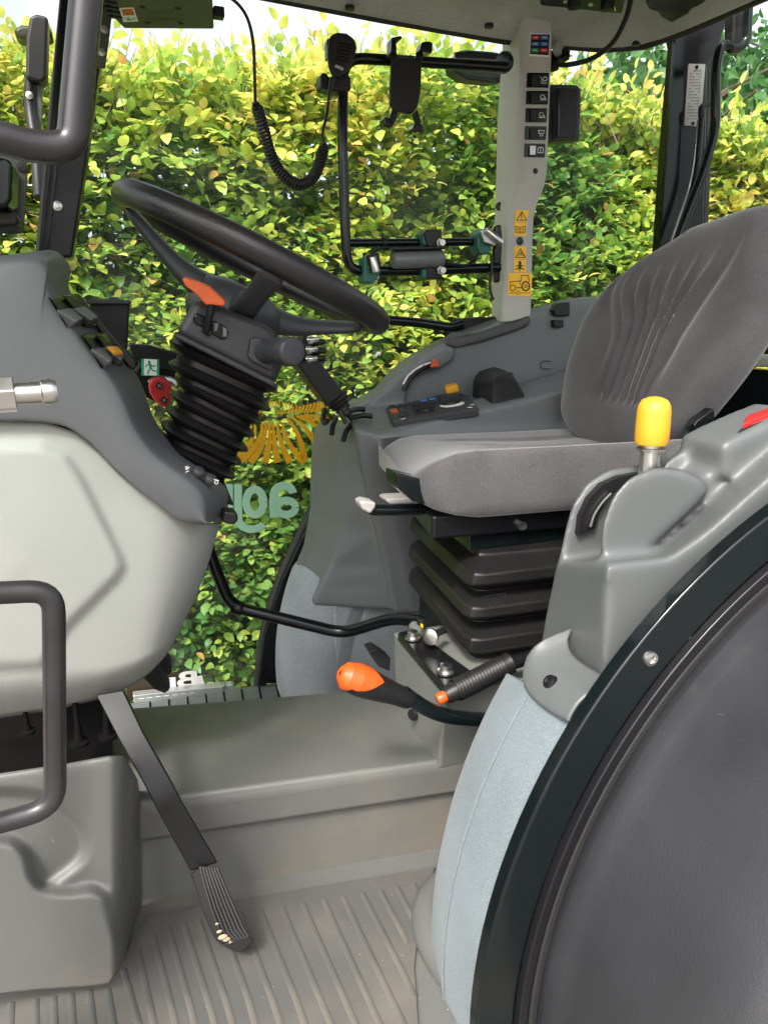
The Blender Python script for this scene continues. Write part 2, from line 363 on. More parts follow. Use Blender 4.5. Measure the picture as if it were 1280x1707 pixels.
ux = rng.uniform(-1.2, 4.6, n3); uz = htop(ux)+rng.uniform(-.02, .10, n3)
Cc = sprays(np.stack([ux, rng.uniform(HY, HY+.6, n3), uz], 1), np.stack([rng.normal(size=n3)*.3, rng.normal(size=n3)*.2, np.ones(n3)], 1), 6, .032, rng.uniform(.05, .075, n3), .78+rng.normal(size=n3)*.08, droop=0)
n4 = 16000
ix = rng.uniform(-1.9, 4.9, n4); iz = GZ+(htop(ix)-.08-GZ)*rng.uniform(0, 1, n4); iy = rng.uniform(HY+.13, HY+.7, n4)
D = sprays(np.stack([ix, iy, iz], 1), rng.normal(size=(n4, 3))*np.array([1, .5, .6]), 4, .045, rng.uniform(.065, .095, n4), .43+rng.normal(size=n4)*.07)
pos = np.concatenate([q[0] for q in (A, B, Cc, D)]); fr = np.concatenate([q[1] for q in (A, B, Cc, D)])
siz = np.concatenate([q[2] for q in (A, B, Cc, D)]); ton = np.concatenate([q[3] for q in (A, B, Cc, D)])
# the 300 leaves that show largest in the photograph become parts of their own
v = pos-np.array(EYEP); fz = v@np.array(FWD); px = 640+FPX*(v@np.array(RGT))/fz; py = 853.5-FPX*(v@np.array(UPV))/fz
nv = -v/np.linalg.norm(v, axis=1, keepdims=True); area = np.abs((fr[:, :, 2]*nv).sum(1))*(siz/fz)**2
ok = (((px > 150) & (px < 820) & (py > 70) & (py < 430)) | ((px > 930) & (px < 1090) & (py > 130) & (py < 380)) | ((px > 1190) & (px < 1270) & (py > 190) & (py < 340)) | ((px > 300) & (px < 430) & (py > 930) & (py < 1080))) & (pos[:, 1] < HY-.06)
area = np.where(ok, area*(1+.6*(HY-pos[:, 1])), 0)
top300 = np.argsort(-area)[:300]; rest = np.setdiff1d(np.arange(len(pos)), top300)
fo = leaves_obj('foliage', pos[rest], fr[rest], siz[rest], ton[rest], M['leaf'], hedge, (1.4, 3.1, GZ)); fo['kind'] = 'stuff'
lm = leaf_mesh('leaf', M['leafo'])
for i in top300:
    o = bpy.data.objects.new('leaf', lm); COL.objects.link(o); o.parent = hedge
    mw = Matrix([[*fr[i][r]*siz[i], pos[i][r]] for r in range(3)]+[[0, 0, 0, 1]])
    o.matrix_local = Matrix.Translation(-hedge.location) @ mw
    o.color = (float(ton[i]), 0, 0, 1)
tw = MB()
sel = list(rng.choice(n, 2600, replace=False))
for a, b in [(A[4][0][i], A[4][1][i]) for i in sel]+[(Cc[4][0][i], Cc[4][1][i]) for i in range(n3)]+[(B[4][0][i], B[4][1][i]) for i in range(0, n2, 3)]:
    tw.tube([a, b], [.0022, .0010], 0, 3, caps=False)
for i in range(46):
    x = -1.8+i*.145+rng.normal()*.03; y = HY+.38+rng.normal()*.05
    tw.tube([(x, y, GZ-.03), (x+rng.normal()*.06, y+rng.normal()*.06, GZ+.9), (x+rng.normal()*.12, y+rng.normal()*.1, HTOP-.15)], [.02, .012, .005], .1, 5)
for i in range(420):
    x = rng.uniform(-1.8, 4.8); z = rng.uniform(GZ+.1, HTOP-.2); y = HY+.36
    tw.tube([(x, y, z), (x+rng.normal()*.08, HY+.12, z+rng.uniform(0, .12)), (x+rng.normal()*.15, HY-.02, z+rng.uniform(.02, .22))], [.006, .004, .0016], 0, 4, caps=False)
br = build('twig', tw, M['bark'], hedge, recalc=False); br['kind'] = 'stuff'

def tree(x, y, h, cr, label, tone, nl=9000):
    t = thing('tree', label, 'tree', (x, y, GZ))
    m = MB(); zc = GZ+h*.62
    m.tube([(x, y, GZ-.05), (x+.1, y, GZ+h*.3), (x-.05, y+.1, GZ+h*.55), (x+.05, y, GZ+h*.92)], [.16, .13, .09, .03], .2, 9)
    build('trunk', m, M['bark'], t)
    b = MB()
    for k in range(16):
        a = rng.uniform(0, 6.28); z = GZ+h*rng.uniform(.3, .8); l = cr*rng.uniform(.5, .9)
        b.tube([(x, y, z), (x+math.cos(a)*l*.5, y+math.sin(a)*l*.5, z+l*.25), (x+math.cos(a)*l, y+math.sin(a)*l, z+l*.35)], [.05, .03, .01], .1, 6)
    build('limb', b, M['bark'], t)
    nc = 46; cc = rng.normal(size=(nc, 3)); cc /= np.linalg.norm(cc, axis=1, keepdims=True); cc *= rng.uniform(.35, 1, (nc, 1)); cc = cc*np.array([cr, cr, h*.38])+np.array([x, y, zc])
    w = rng.integers(0, nc, nl); p = cc[w]+rng.normal(size=(nl, 3))*cr*.17
    f = frames(rng.normal(size=(nl, 3))+np.array([0, 0, -.4]), rng.normal(size=(nl, 3))*.7+np.array([0, 0, .8]))
    leaves_obj('crown', p, f, rng.uniform(.09, .15, nl), np.clip(tone+rng.normal(size=nl)*.08, 0, 1), M['leaf'], t, (x, y, GZ))
tree(5.4, 6.9, 4.6, 1.5, 'dark green leafy tree behind the hedge, right of the far rear pillar', .22, 12000)
tree(3.9, 8.2, 4.0, 1.3, 'smaller dim green tree behind the hedge between the two far pillars', .30)
tree(8.6, 8.4, 6.0, 2.0, 'tall dark tree farthest behind the hedge at the rear window', .2, 12000)

# ================================================================== tractor body
tractor = thing('tractor', 'narrow orchard tractor with an open doorway, grey plastic cab interior and black rear fender', 'tractor', (.4, 1.17, GZ))
def part(name, mb, m, parent=None, **k): return build(name, mb, M[m], parent or tractor, **k)

# ---- roof
ro = [(-.35, 1.55), (.306, 1.612), (.568, 1.649), (.854, 1.679), (.971, 1.668), (1.09, 1.655), (1.16, 1.61), (1.185, 1.51), (1.206, 1.30), (1.235, .9), (1.2, .6), (1.1, .54), (-.2, .54), (-.35, .6)]
def inset(pts, d):
    c = np.mean(pts, 0); return [(c[0]+(x-c[0])*(1-d), c[1]+(y-c[1])*(1-d)) for x, y in pts]
m = MB(); m.rings([[Vector((x, y, z)) for x, y in inset(ro, d)] for z, d in ((1.60, .0), (1.515, .0), (1.502, .012), (1.512, .05), (1.535, .10), (1.545, .3), (1.545, .7))])
liner = part('headliner', m, 'liner', sub=1)
m = MB(); m.tube([(x, y, 1.513) for x, y in inset(ro, -.012)], .011, 0, 8, closed=True); part('roof_seal', m, 'rubber')
m = MB(); m.rings([[Vector((x, y, z)) for x, y in inset(ro, d)] for z, d in ((1.60, .2), (1.60, -.01), (1.535, -.03), (1.525, -.075), (1.545, -.10), (1.62, -.10), (1.68, -.04), (1.70, .2), (1.70, .8))]); part('roof_shell', m, 'roofskin', bevel=.01)
for x, y in ((583, 9), (815, 39), (1060, 69)):
    c = PZ(x, y, 1.512); m = MB(); m.lathe([(.0, -.004), (.009, -.003), (.0095, .004)], c+Vector((0, 0, -.005)), (0, 0, 1), 14); part('liner_plug', m, 'black', liner)
m = MB(); a = [PZ(x, y, 1.508) for x, y in ((896, -14), (1042, -4), (1036, 24), (900, 10))]; m.loft(a, [p+Vector((0, 0, .03)) for p in a]); hp = part('heater_panel', m, 'black', liner, bevel=.004)
# symbols and knobs on the heater panel
for x, y in ((957, -2), (1012, 1)):
    m = MB(); m.lathe([(.011, 0), (.013, .006), (.012, .016), (.0, .018)], PZ(x, y, 1.508), (0, 0, -1), 16); part('heater_knob', m, 'black', liner)
m = MB()
def strk(mb, pts, w, fn, lift=None):
    """flat printed line; pts in pixels, fn maps a pixel to a point on the surface"""
    for (a, b), (c, d) in zip(pts, pts[1:]):
        l = math.hypot(c-a, d-b) or 1; ux, uy = (c-a)/l*w*.3, (d-b)/l*w*.3; nx, ny = -(d-b)/l*w/2, (c-a)/l*w/2
        q = [fn(a-ux+nx, b-uy+ny), fn(c+ux+nx, d+uy+ny), fn(c+ux-nx, d+uy-ny), fn(a-ux-nx, b-uy-ny)]
        mb.add(q, [(0, 1, 2, 3)])
    return mb
fz = lambda x, y: PZ(x, y, 1.5075)
for cx, cy in ((942, 3), (984, 8)):
    for k in range(3):
        a = math.pi*k/3; strk(m, [(cx-4*math.cos(a), cy-3*math.sin(a)), (cx+4*math.cos(a), cy+3*math.sin(a))], 1.5, fz)
strk(m, [(1024, 12), (1025, 18)], 2, fz)
part('heater_symbol', m, 'white', liner, flat=True, recalc=False)
m = MB(); c = PZ(1126, 2, 1.50); sp = [PZ(x, y, 1.505) for x, y in ((1080, -14), (1168, -20), (1164, 4), (1148, 24), (1118, 40), (1100, 30), (1086, 8))]
m.loft(sp, [p+Vector((0, 0, .03)) for p in sp]); part('speaker', m, 'black', liner, bevel=.006)
m = MB(); m.lathe([(.055, 0), (.052, -.008), (.04, -.002), (.0, -.001)], PZ(1128, -6, 1.503), (0, 0, 1), 24); part('speaker_grille', m, 'rubber', liner)

# ---- pillars
m = MB(); m.loftpx([(100, -14), (186, -14), (121, 430), (58, 430)], 1.66, 1.74)
pa = part('front_pillar', m, 'satin', bevel=.006)
for dx, w in ((10, 3), (22, 3)):
    m = MB(); m.loftpx([(100+dx, -14), (100+dx+w+2, -14), (58+dx*.8+w, 430), (58+dx*.8, 430)], 1.652, 1.665); part('pillar_rib', m, 'gloss', pa)
m = MB(); m.lathe([(.0, -.004), (.004, -.004), (.004, 0), (.009, .001), (.009, .01)], P(96, 343, 1.655), (0, 1, 0), 12); part('pillar_bolt', m, 'steel', pa)
m = MB(); m.loftpx([(170, 15), (188, 15), (183, 60), (176, 112), (163, 112)], 1.64, 1.65); bpz = part('bracket_plate', m, 'radio', pa, bevel=.002)
for x, y in ((175, 50), (170, 88)):
    m = MB(); m.lathe([(.0, -.005), (.007, -.004), (.007, .002)], P(x, y, 1.64), (0, 1, 0), 8); part('plate_screw', m, 'steel', pa)
# near front pillar just outside the picture, the grab handles are bolted to it
m = MB(); m.loft([Vector((-.30, .56, .3)), Vector((-.22, .56, .3)), Vector((-.22, .62, .3)), Vector((-.30, .62, .3))], [Vector((-.20, .56, 1.52)), Vector((-.13, .56, 1.52)), Vector((-.13, .62, 1.52)), Vector((-.20, .62, 1.52))]); part('door_pillar', m, 'satin', bevel=.006)

# rear far corner pillar
m = MB(); m.loftpx([(1120, 40), (1216, 20), (1200, 75), (1180, 110), (1170, 540), (1092, 540), (1112, 250), (1127, 75)], 1.60, 1.635)
pc = part('rear_pillar', m, 'satin', bevel=.006)
m = MB(); m.loftpx([(1126, 60), (1142, 56), (1120, 540), (1090, 540)], 1.592, 1.603); part('pillar_rib', m, 'gloss', pc)
m = MB(); m.loftpx([(1147, 106), (1175, 107), (1167, 211), (1140, 209)], 1.596, 1.604); part('type_plate', m, 'whiteplastic', pc)
m = MB(); f = lambda x, y: P(x, y, 1.5955)
for r in range(17):
    y = 118+r*5; x0 = 1150-r*.35
    for k in range(4):
        if (r*7+k*3) % 5: strk(m, [(x0+k*5, y), (x0+k*5+3.4, y+.1)], 1.1, f)
part('plate_print', m, 'ink', pc, flat=True, recalc=False)
m = MB(); m.lathe([(0, -.003), (.004, -.003), (.004, 0)], P(1160, 112, 1.596), (0, 1, 0), 8); m.lathe([(0, -.003), (.004, -.003), (.004, 0)], P(1154, 206, 1.596), (0, 1, 0), 8); part('plate_rivet', m, 'satin', pc)
m = MB(); m.loftpx([(1182, 95), (1191, 92), (1178, 420), (1172, 420)], 1.66, 1.69); part('window_edge', m, 'rubber')

# beige switch pillar
YF, YB_ = 1.615, 1.72
lev = [  # left edge back, ridge, right edge, y
    (842, 868, 921, 18), (845, 871, 921, 30), (843, 871, 920, 80), (838, 868, 917, 150), (834, 865, 914, 230), (833, 862, 912, 285), (832, 858, 908, 308), (831, 849, 896, 338), (830, 843, 890, 360), (829, 841, 888, 395), (827, 839, 887, 450), (824, 836, 885, 535)]
rs = []
for a, b, c, y in lev:
    l, r_, e = P(a, y, YB_-.02), P(b, y+2, YF), P(c, y, YF)
    pl = lambda q, w, t: q+(w-q)*t
    q = Vector((e.x+.004, YB_, e.z))
    rs.append([Vector((l.x, YB_, l.z)), l, pl(l, r_, .8), r_+(l-r_)*.10+Vector((0, -.001, 0)), r_+(e-r_)*.10, pl(r_, e, .5), pl(r_, e, .93), e+Vector((.002, .006, 0)), q])
m = MB(); m.rings(rs); bpost = part('switch_pillar', m, 'post', bevel=.003, angle=50)
fB = lambda x, y, d=0.0: P(x, y, YF-.0008-d)
def quad_px(mb, pts, Y, th=.0015): return mb.loftpx(pts, Y, Y+th)
rk = [(879, 121, 915, 146), (878, 151, 914, 174), (877, 180, 912, 204), (876, 210, 911, 233), (875, 239, 909, 262)]
for i, (x0, y0, x1, y1) in enumerate(rk):
    m = MB(); m.loftpx([(x0, y0), (x1, y0+.5), (x1-1, y1), (x0-1, y1-.5)], YF-.003, YF+.004); part('switch_bezel', m, 'gloss', bpost, bevel=.001)
    m = MB(); xm = x0+17
    m.loftpx([(x0+8, y0+3), (xm+2, y0+3), (xm+1, y1-3), (x0+7, y1-3)], YF-.007, YF-.002); m.loftpx([(xm+2, y0+3), (x1-2, y0+3), (x1-3, y1-3), (xm+1, y1-3)], YF-.0042, YF-.002)
    part('rocker_switch', m, 'white' if False else 'black', bpost, bevel=.0008)
    if i == 4:
        m = MB(); m.loftpx([(x0+8, y0+4), (xm+1, y0+4), (xm, y1-4), (x0+8, y1-4)], YF-.0075, YF-.0068); part('pale_window', m, 'alu', bpost)  # pale metallic plate set on the last switch
    m = MB(); f = lambda x, y: P(x, y, YF-.0046); cx, cy = x1-9, (y0+y1)/2
    def circ(cx, cy, rx, ry, n=10, a0=0, a1=6.283): return [(cx+rx*math.cos(a0+(a1-a0)*k/n), cy+ry*math.sin(a0+(a1-a0)*k/n)) for k in range(n+1)]
    if i == 0: strk(m, circ(cx+2, cy-2, 3.2, 3.5), 1, f); strk(m, [(cx-4, cy+5), (cx+5, cy+5)], 1, f); strk(m, [(cx-5, cy-5), (cx-3, cy-1)], 1, f); strk(m, [(cx-5, cy+2), (cx-1, cy+2)], 1, f)
    elif i in (1, 2): strk(m, circ(cx-1, cy-1, 3.4, 3.6), 1, f); strk(m, [(cx-5, cy+4), (cx+5, cy+4), (cx+2, cy-2)], 1, f)
    elif i == 3: strk(m, [(cx-5, cy-4), (cx+5, cy-4), (cx+3, cy+1), (cx-3, cy+1), (cx-5, cy-4)], 1, f); strk(m, circ(cx, cy+3, 2.2, 2.4), 1, f); strk(m, [(cx-5, cy+1), (cx-3, cy-6)], 1, f)
    else:
        strk(m, [(cx-4, cy+4), (cx-4, cy-3), (cx-2, cy-5), (cx+3, cy-5), (cx+5, cy-3), (cx+5, cy+4), (cx-4, cy+4)], 1, f); strk(m, [(cx+.5, cy+4), (cx+.5, cy-4)], 1, f)
    part('switch_symbol', m, 'white', bpost, flat=True, recalc=False)
m = MB(); quad_px(m, [(884, 55), (917, 56), (915, 95), (882, 93)], YF-.001); part('keypad_sticker', m, 'white', bpost)
m = MB(); quad_px(m, [(885, 57), (916, 57.5), (914, 92), (883, 90)], YF-.0016); part('keypad_field', m, 'black', bpost)
cells = [('ledred', 0, 0), ('ledblue', 1, 0), ('ledblue', 0, 1), ('ledblue', 1, 1), ('ledgreen', 0, 2), ('ledred', 1, 2)]
for c, i, j in cells:
    x, y = 886.5+i*15-j*.5, 59.5+j*10.5
    m = MB(); quad_px(m, [(x, y), (x+12, y+.3), (x+11.7, y+6.5), (x-.3, y+6.2)], YF-.0026); k = part('keypad_button', m, c, bpost)
    m = MB(); strk(m, [(x+3, y+3), (x+9, y+3.1)], 1.1, lambda a, b: P(a, b, YF-.003)); part('button_print', m, 'white', bpost, flat=True, recalc=False)
for x, y, r, Y in ((892, 285, .006, YF), (866, 402, .009, YF), (833, 344, .0095, YB_-.035)):
    m = MB(); m.lathe([(0, -.004), (r*.6, -.0035), (r, -.001), (r, .004)], P(x, y, Y), (0, 1, 0), 16); part('screw_cap', m, 'shroud', bpost)
# yellow warning labels
for q in ([(860, 350), (883, 350), (877, 370), (857, 370)], [(857.5, 371), (877.5, 371), (877, 393), (856, 393)], [(857, 411), (877, 411), (876.5, 432), (856.5, 432)], [(856.5, 433), (876.5, 433), (876, 454), (856, 454)], [(848, 455), (887, 455), (885, 494), (846, 493)]):
    m = MB(); quad_px(m, q, YF-.0012); part('warning_label', m, 'label', bpost)
f = lambda x, y: P(x, y, YF-.0019)
def lprint(strokes):
    m_ = MB()
    for L, w in strokes: strk(m_, L, w, f)
    part('label_print', m_, 'ink', bpost, flat=True, recalc=False)
def tri(cx, cy): return ([(cx-8, cy+7), (cx+.5, cy-7), (cx+8.5, cy+7), (cx-8, cy+7)], 1.3)
lprint([tri(869, 360), ([(869, 356), (869, 362)], 1.5), ([(869, 364), (869, 365)], 1.5)])
lprint([tri(867, 422), ([(864, 426), (869, 420), (868, 424), (872, 426)], 1.2)])
lprint([([(859, 377), (859, 387), (867, 388.5), (875, 387), (875, 377), (867, 379), (859, 377)], 1.1), ([(867, 379), (867, 388)], 1.1)]+[([(861, 380+k*2.4), (865, 381+k*2.4)], .7) for k in range(3)]+[([(869, 381+k*2.4), (873, 380+k*2.4)], .7) for k in range(3)])
lprint([(circ(866.5, 437, 1.2, 1.3, 8), 1.8), ([(866.5, 439), (866.5, 447)], 4.5), ([(861, 443), (872, 443)], 2), ([(859, 449), (866, 446), (873, 449)], 1.8), ([(866, 447), (866, 452)], 1.6)])
lprint([(circ(854.5, 480, 4.6, 5, 12), 1.4), (circ(876, 477, 6.2, 7.4, 14), 2.4), (circ(876, 477, 2, 2.4, 8), 1.2), ([(850, 475), (850, 470), (868, 468), (869, 459), (880, 459), (882, 469)], 1.3), ([(859, 480), (869, 479)], 1.2), ([(866, 468), (867, 474)], 1), ([(861, 486), (861, 490.5), (866, 490), (866, 486), (861, 486)], .8)]+[([(a, 489), (a+2, 487.5)], 1) for a in (850, 853, 857, 869, 873, 877, 881)])

# ---- window panes fixed to the cab
def pane(name, q, d=(0, .004, 0), parent=None):
    q = [Vector(v) for v in q]; mm = MB(); mm.loft(q, [v+Vector(d) for v in q]); return part(name, mm, 'glass', parent, flat=True)
pane('side_window', [(.95, 1.735, .86), (1.262, 1.735, .86), (1.262, 1.735, 1.52), (.95, 1.735, 1.52)])
pane('rear_window', [(1.315, .64, .86), (1.315, 1.70, .86), (1.30, 1.70, 1.52), (1.30, .64, 1.52)], (.004, 0, 0))
pane('windscreen', [(-.205, .62, .80), (-.205, 1.67, .80), (-.08, 1.67, 1.53), (-.08, .62, 1.53)], (-.004, 0, 0))
m = MB(); m.box((1.29, 1.17, .50), (.04, 1.06, .64)); part('rear_wall', m, 'gloss', bevel=.004)
m = MB(); m.box((1.285, 1.17, .838), (.07, 1.05, .022)); part('rear_sill', m, 'post', bevel=.004)
m = MB(); m.box((1.262, 1.17, .863), (.02, 1.05, .02)); part('rear_window_frame', m, 'rubber', bevel=.003)

# ---- floor
m = MB(); m.box((.45, .96, FZ-.04), (1.7, .86, .08)); part('cab_floor', m, 'hump', flat=True)
hp_ = [PZ(x, y, .265) for x, y in ((195, 1345), (755, 1272), (700, 1205), (652, 1155), (460, 1166), (220, 1180))]
tp = [Vector((-.33, 1.02, .27))]+[Vector((p.x, p.y, .268)) for p in hp_[1:4]]+[Vector((.44, 1.32, .262)), Vector((-.05, 1.34, .262)), Vector((-.33, 1.34, .262))]
n0, n1 = P(245, 1340, .98), P(757, 1272, .955)
top = [Vector((-.40, 1.0, .278)), Vector((n0.x, .992, .276)), Vector((n1.x, .955, .272)), Vector((.70, .955, .272)), Vector((.70, 1.19, .266)), Vector((.44, 1.205, .266)), Vector((-.03, 1.285, .266)), Vector((-.40, 1.30, .266))]
def lower(L, z, dy): return [Vector((p.x, p.y+(dy if p.y < 1.1 else .02), z)) for p in L]
m = MB(); m.rings([lower(top, .06, .022), lower(top, .205, .014), lower(top, .212, .0), lower(top, .26, -.004), top]); hump = part('transmission_hump', m, 'hump', bevel=.009, seg=3, angle=20)
# moulded foot block in the front corner
def sdseg(p, a, b):
    ax, ay, bx, by = *a, *b; t = max(0, min(1, ((p[0]-ax)*(bx-ax)+(p[1]-ay)*(by-ay))/((bx-ax)**2+(by-ay)**2+1e-9))); return math.hypot(p[0]-ax-t*(bx-ax), p[1]-ay-t*(by-ay))
def sdpoly(p, L):
    d = min(sdseg(p, L[i], L[(i+1) % len(L)]) for i in range(len(L))); ins = False
    for i in range(len(L)):
        (x1, y1), (x2, y2) = L[i], L[i-1]
        if (y1 > p[1]) != (y2 > p[1]) and p[0] < (x2-x1)*(p[1]-y1)/(y2-y1)+x1: ins = not ins
    return d if ins else -d
def along(L, u):
    d = [0]
    for a, b in zip(L, L[1:]): d.append(d[-1]+math.hypot(b[0]-a[0], b[1]-a[1]))
    s_ = u*d[-1]; return float(np.interp(s_, d, [p[0] for p in L])), float(np.interp(s_, d, [p[1] for p in L]))
pock = [(-40, 1390), (10, 1396), (47, 1418), (60, 1461), (74, 1478), (98, 1465), (133, 1437), (146, 1410), (137, 1379), (105, 1345), (60, 1322), (-40, 1325)]
lowp = [(74, 1482), (117, 1486), (148, 1477), (168, 1486), (182, 1515), (190, 1660), (-80, 1680), (-80, 1420), (8, 1402), (42, 1424), (55, 1464)]
btop = [(-90, 1304), (0, 1291), (110, 1275), (180, 1262), (205, 1262), (228, 1300), (236, 1345)]
bbot = [(-90, 1668), (60, 1651), (150, 1645), (181, 1641), (205, 1606), (226, 1560), (238, 1528)]
m = MB(); grid = []
def ccurve(L, k=5):
    o = []; n_ = len(L)
    for i in range(n_):
        p0, p1, p2, p3 = [np.array(L[(i+j) % n_], float) for j in (-1, 0, 1, 2)]
        for j in range(k):
            t = j/k; o.append(tuple(.5*((2*p1)+(p2-p0)*t+(2*p0-5*p1+4*p2-p3)*t*t+(3*p1-p0-3*p2+p3)*t**3)))
    return o
pock, lowp = ccurve(pock), ccurve(lowp)
for i in range(91):
    u = i/90; a, b = along(btop, u), along(bbot, u); r = []; back = .135*smooth((u-.70)/.30)
    r.append(P(a[0]+2, a[1]-1, .90+back)); r.append(P(a[0], a[1]-2, .875+back))
    for j in range(91):
        v_ = j/90; x, y = a[0]+(b[0]-a[0])*v_, a[1]+(b[1]-a[1])*v_
        Y = .863+back+.014*smooth((sdpoly((x, y), pock)+12)/26)-.013*smooth((sdpoly((x, y), lowp)+11)/24)+.012*smooth((x-60)/90)*(1-smooth((y-1470)/30))*(1-smooth((x-150)/60))-.008*(1-v_)+.004*math.exp(-v_*60)
        r.append(P(x, y, Y))
    grid.append(r)
m.rings(grid, False, False); part('foot_block', m, 'hump', solid=.004)
m = MB(); m.loft([Vector((-.40, 1.07, .27)), Vector((-.05, 1.07, .27)), Vector((-.05, 1.30, .27)), Vector((-.40, 1.30, .27))], [Vector((-.40, 1.09, .50)), Vector((-.04, 1.09, .47)), Vector((-.04, 1.30, .47)), Vector((-.40, 1.30, .50))])
part('pedal_well_shade', m, 'hole', flat=True)  # solid near-black block, the footwell's shade put into its colour
for x, y, r in ((132, 1243, .014), (180, 1232, .013), (45, 1225, .010)):
    m = MB(); c = P(x, y, 1.02); m.lathe([(r, 0), (r, .004), (r*.5, .006), (r*.28, .03), (r*.28, .08)], c+Vector((0, .012, -.004)), (0, 0, 1), 14); part('valve_stub', m, 'hole')  # stubs coloured near-black to sink into the painted shade

# far door sill: ribbed grey step and bolted plate
m = MB(); sl = [P(180, 1212, 1.55), P(486, 1172, 1.55), P(478, 1136, 1.715), P(180, 1178, 1.715)]; m.loft([v+Vector((0, 0, -.09)) for v in sl], sl); sill = part('far_sill', m, 'cons', flat=True)
for k in range(8):
    x = 247+k*30.5; y = 1172-k*4.3
    m = MB(); u = (x-180)/300; v0 = lambda t: sl[3].lerp(sl[2], u).lerp(sl[0].lerp(sl[1], u), t)+Vector((0, 0, .001)); m.tube([v0(.12), v0(.8)], .0024, 0, 6); part('sill_groove', m, 'hole', sill)

# ---- fenders
CX, CZ, RA = .981, .151, .655
def arc(r, a0, a1, n, y, cx=CX, cz=CZ): return [Vector((cx-r*math.cos(t), y, cz+r*math.sin(t))) for t in [R(a0+(a1-a0)*k/n) for k in range(n+1)]]
def band(mb, secs, a0, a1, n=40):
    """secs: (radius, y) section swept round the wheel axis"""
    rows = [arc(r, a0, a1, n, y) for r, y in secs]; return mb.rings([[rows[j][i] for j in range(len(secs))] for i in range(n+1)], True, True)
# near side: cloth lining, painted door frame arch, seal, outer fender
m = MB(); rows = [arc(r, -8, 34-14*max(0, y-.63), 36, y) for r, y in ((RA-.004, .628), (RA+.0, .66), (RA+.002, .72), (RA-.006, .775), (RA-.026, .808), (RA-.052, .832), (RA-.11, .84))]
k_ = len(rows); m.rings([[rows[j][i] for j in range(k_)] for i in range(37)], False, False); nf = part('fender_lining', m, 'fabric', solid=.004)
m = MB(); m.tube(arc(RA+.0032, -6, 31.5, 30, .715), .0016, 0, 6); part('lining_seam', m, 'fabric', nf)
m = MB(); band(m, [(RA+.008, .632), (RA+.008, .612), (RA-.034, .605), (RA-.037, .628)], -12, 80); fa = part('door_frame_arch', m, 'gloss', bevel=.003)
m = MB(); band(m, [(RA-.034, .607), (RA-.035, .596), (RA-.045, .594), (RA-.045, .61)], -12, 80); part('arch_lip', m, 'satin', bevel=.002)
m = MB(); band(m, [(RA-.047, .604), (RA-.049, .597), (RA-.060, .597), (RA-.064, .604)], -12, 80); part('fender_seal', m, 'rubber', bevel=.003)
m = MB(); rows = [arc(r, -16, 100, 48, y) for r, y in ((RA-.074, .602), (RA-.062, .596), (RA-.059, .582), (RA-.064, .568), (RA-.0665, .545), (RA-.065, .44), (RA-.066, .385), (RA-.072, .365), (RA-.09, .355))]
m.rings([[rows[j][i] for j in range(9)] for i in range(49)], False, False); rfd = part('rear_fender', m, 'fender', solid=-.006)
m = MB(); m.tube(arc(RA-.0655, -14, 95, 48, .53), .0016, 0, 6); part('fender_bead', m, 'fender', rfd)
m = MB(); rows = [(.50, .56), (.535, .53), (.54, .46), (.53, .36), (.49, .32), (.30, .34), (.26, .36)]; m.lathe([(.26, 0), (.49, -.02), (.53, .02), (.54, .1), (.53, .2), (.49, .24), (.26, .22)], (CX, .36, CZ-.12), (0, 1, 0), 48); tyre = part('rear_tyre', m, 'tyre')
for p, m_, r in ((P(1083, 1098, .6085), 'whiteplastic', .0085),):
    m = MB(); m.lathe([(0, -.0015), (r*.42, -.0015), (r*.5, -.004), (r*.9, -.003), (r, 0), (r, .006)], p, (0, 1, 0), 20); part('arch_screw', m, 'steel')
# far side, seen through the cab: cloth lining, black arch
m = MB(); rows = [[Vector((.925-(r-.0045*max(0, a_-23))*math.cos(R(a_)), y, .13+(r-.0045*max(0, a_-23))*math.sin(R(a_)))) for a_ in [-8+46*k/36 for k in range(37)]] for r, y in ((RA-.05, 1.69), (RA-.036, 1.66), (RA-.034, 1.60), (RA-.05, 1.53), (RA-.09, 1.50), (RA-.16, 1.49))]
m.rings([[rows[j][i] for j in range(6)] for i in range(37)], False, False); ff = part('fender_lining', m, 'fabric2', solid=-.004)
m = MB(); m.box((.63, 1.50, .17), (.46, .02, .36)); part('inner_lining', m, 'fabric2', bevel=.006)
for k in range(2):
    m = MB(); m.tube(arc(RA-.0325, -4, 19, 24, 1.605+k*.045, .925, .13), .0016, 0, 6); part('lining_seam', m, 'fabric2', ff)
# lower grey moulding round the near fender foot
m = MB(); m.tube([Vector((.355, .66, FZ+.012)), Vector((.34, .80, FZ+.014)), Vector((.36, .865, FZ+.014)), Vector((.42, .905, FZ+.014)), Vector((.50, .93, FZ+.014))], .026, .05, 12, flat=.7); part('floor_kerb', m, 'hump')

# ---- right (far) console
m = MB()
def cpt(L, Y): return [P(x, y, Y) for x, y in L]
# front bulkhead of the console, lofted through level rings: (X left tip, corner X, z)
def lvl(z, xf, xn, yn, yf=1.66, k=.35):
    return [Vector((xf, yf, z)), Vector((xf+.004, yf-.06, z)), Vector((xf+(xn-xf)*k, yn+.09, z)), Vector((xn, yn+.02, z)), Vector((xn+.05, yn, z)), Vector((1.0, yn, z)), Vector((1.05, yn+.04, z)), Vector((1.05, yf, z))]
m.rings([lvl(.326, .340, .50, 1.42, k=.12), lvl(.345, .343, .50, 1.42, k=.14), lvl(.37, .352, .498, 1.42, k=.18), lvl(.42, .374, .495, 1.42, k=.25), lvl(.50, .391, .482, 1.42), lvl(.60, .396, .470, 1.42), lvl(.635, .398, .462, 1.415), lvl(.66, .401, .452, 1.405), lvl(.69, .408, .445, 1.40), lvl(.705, .425, .455, 1.405)])
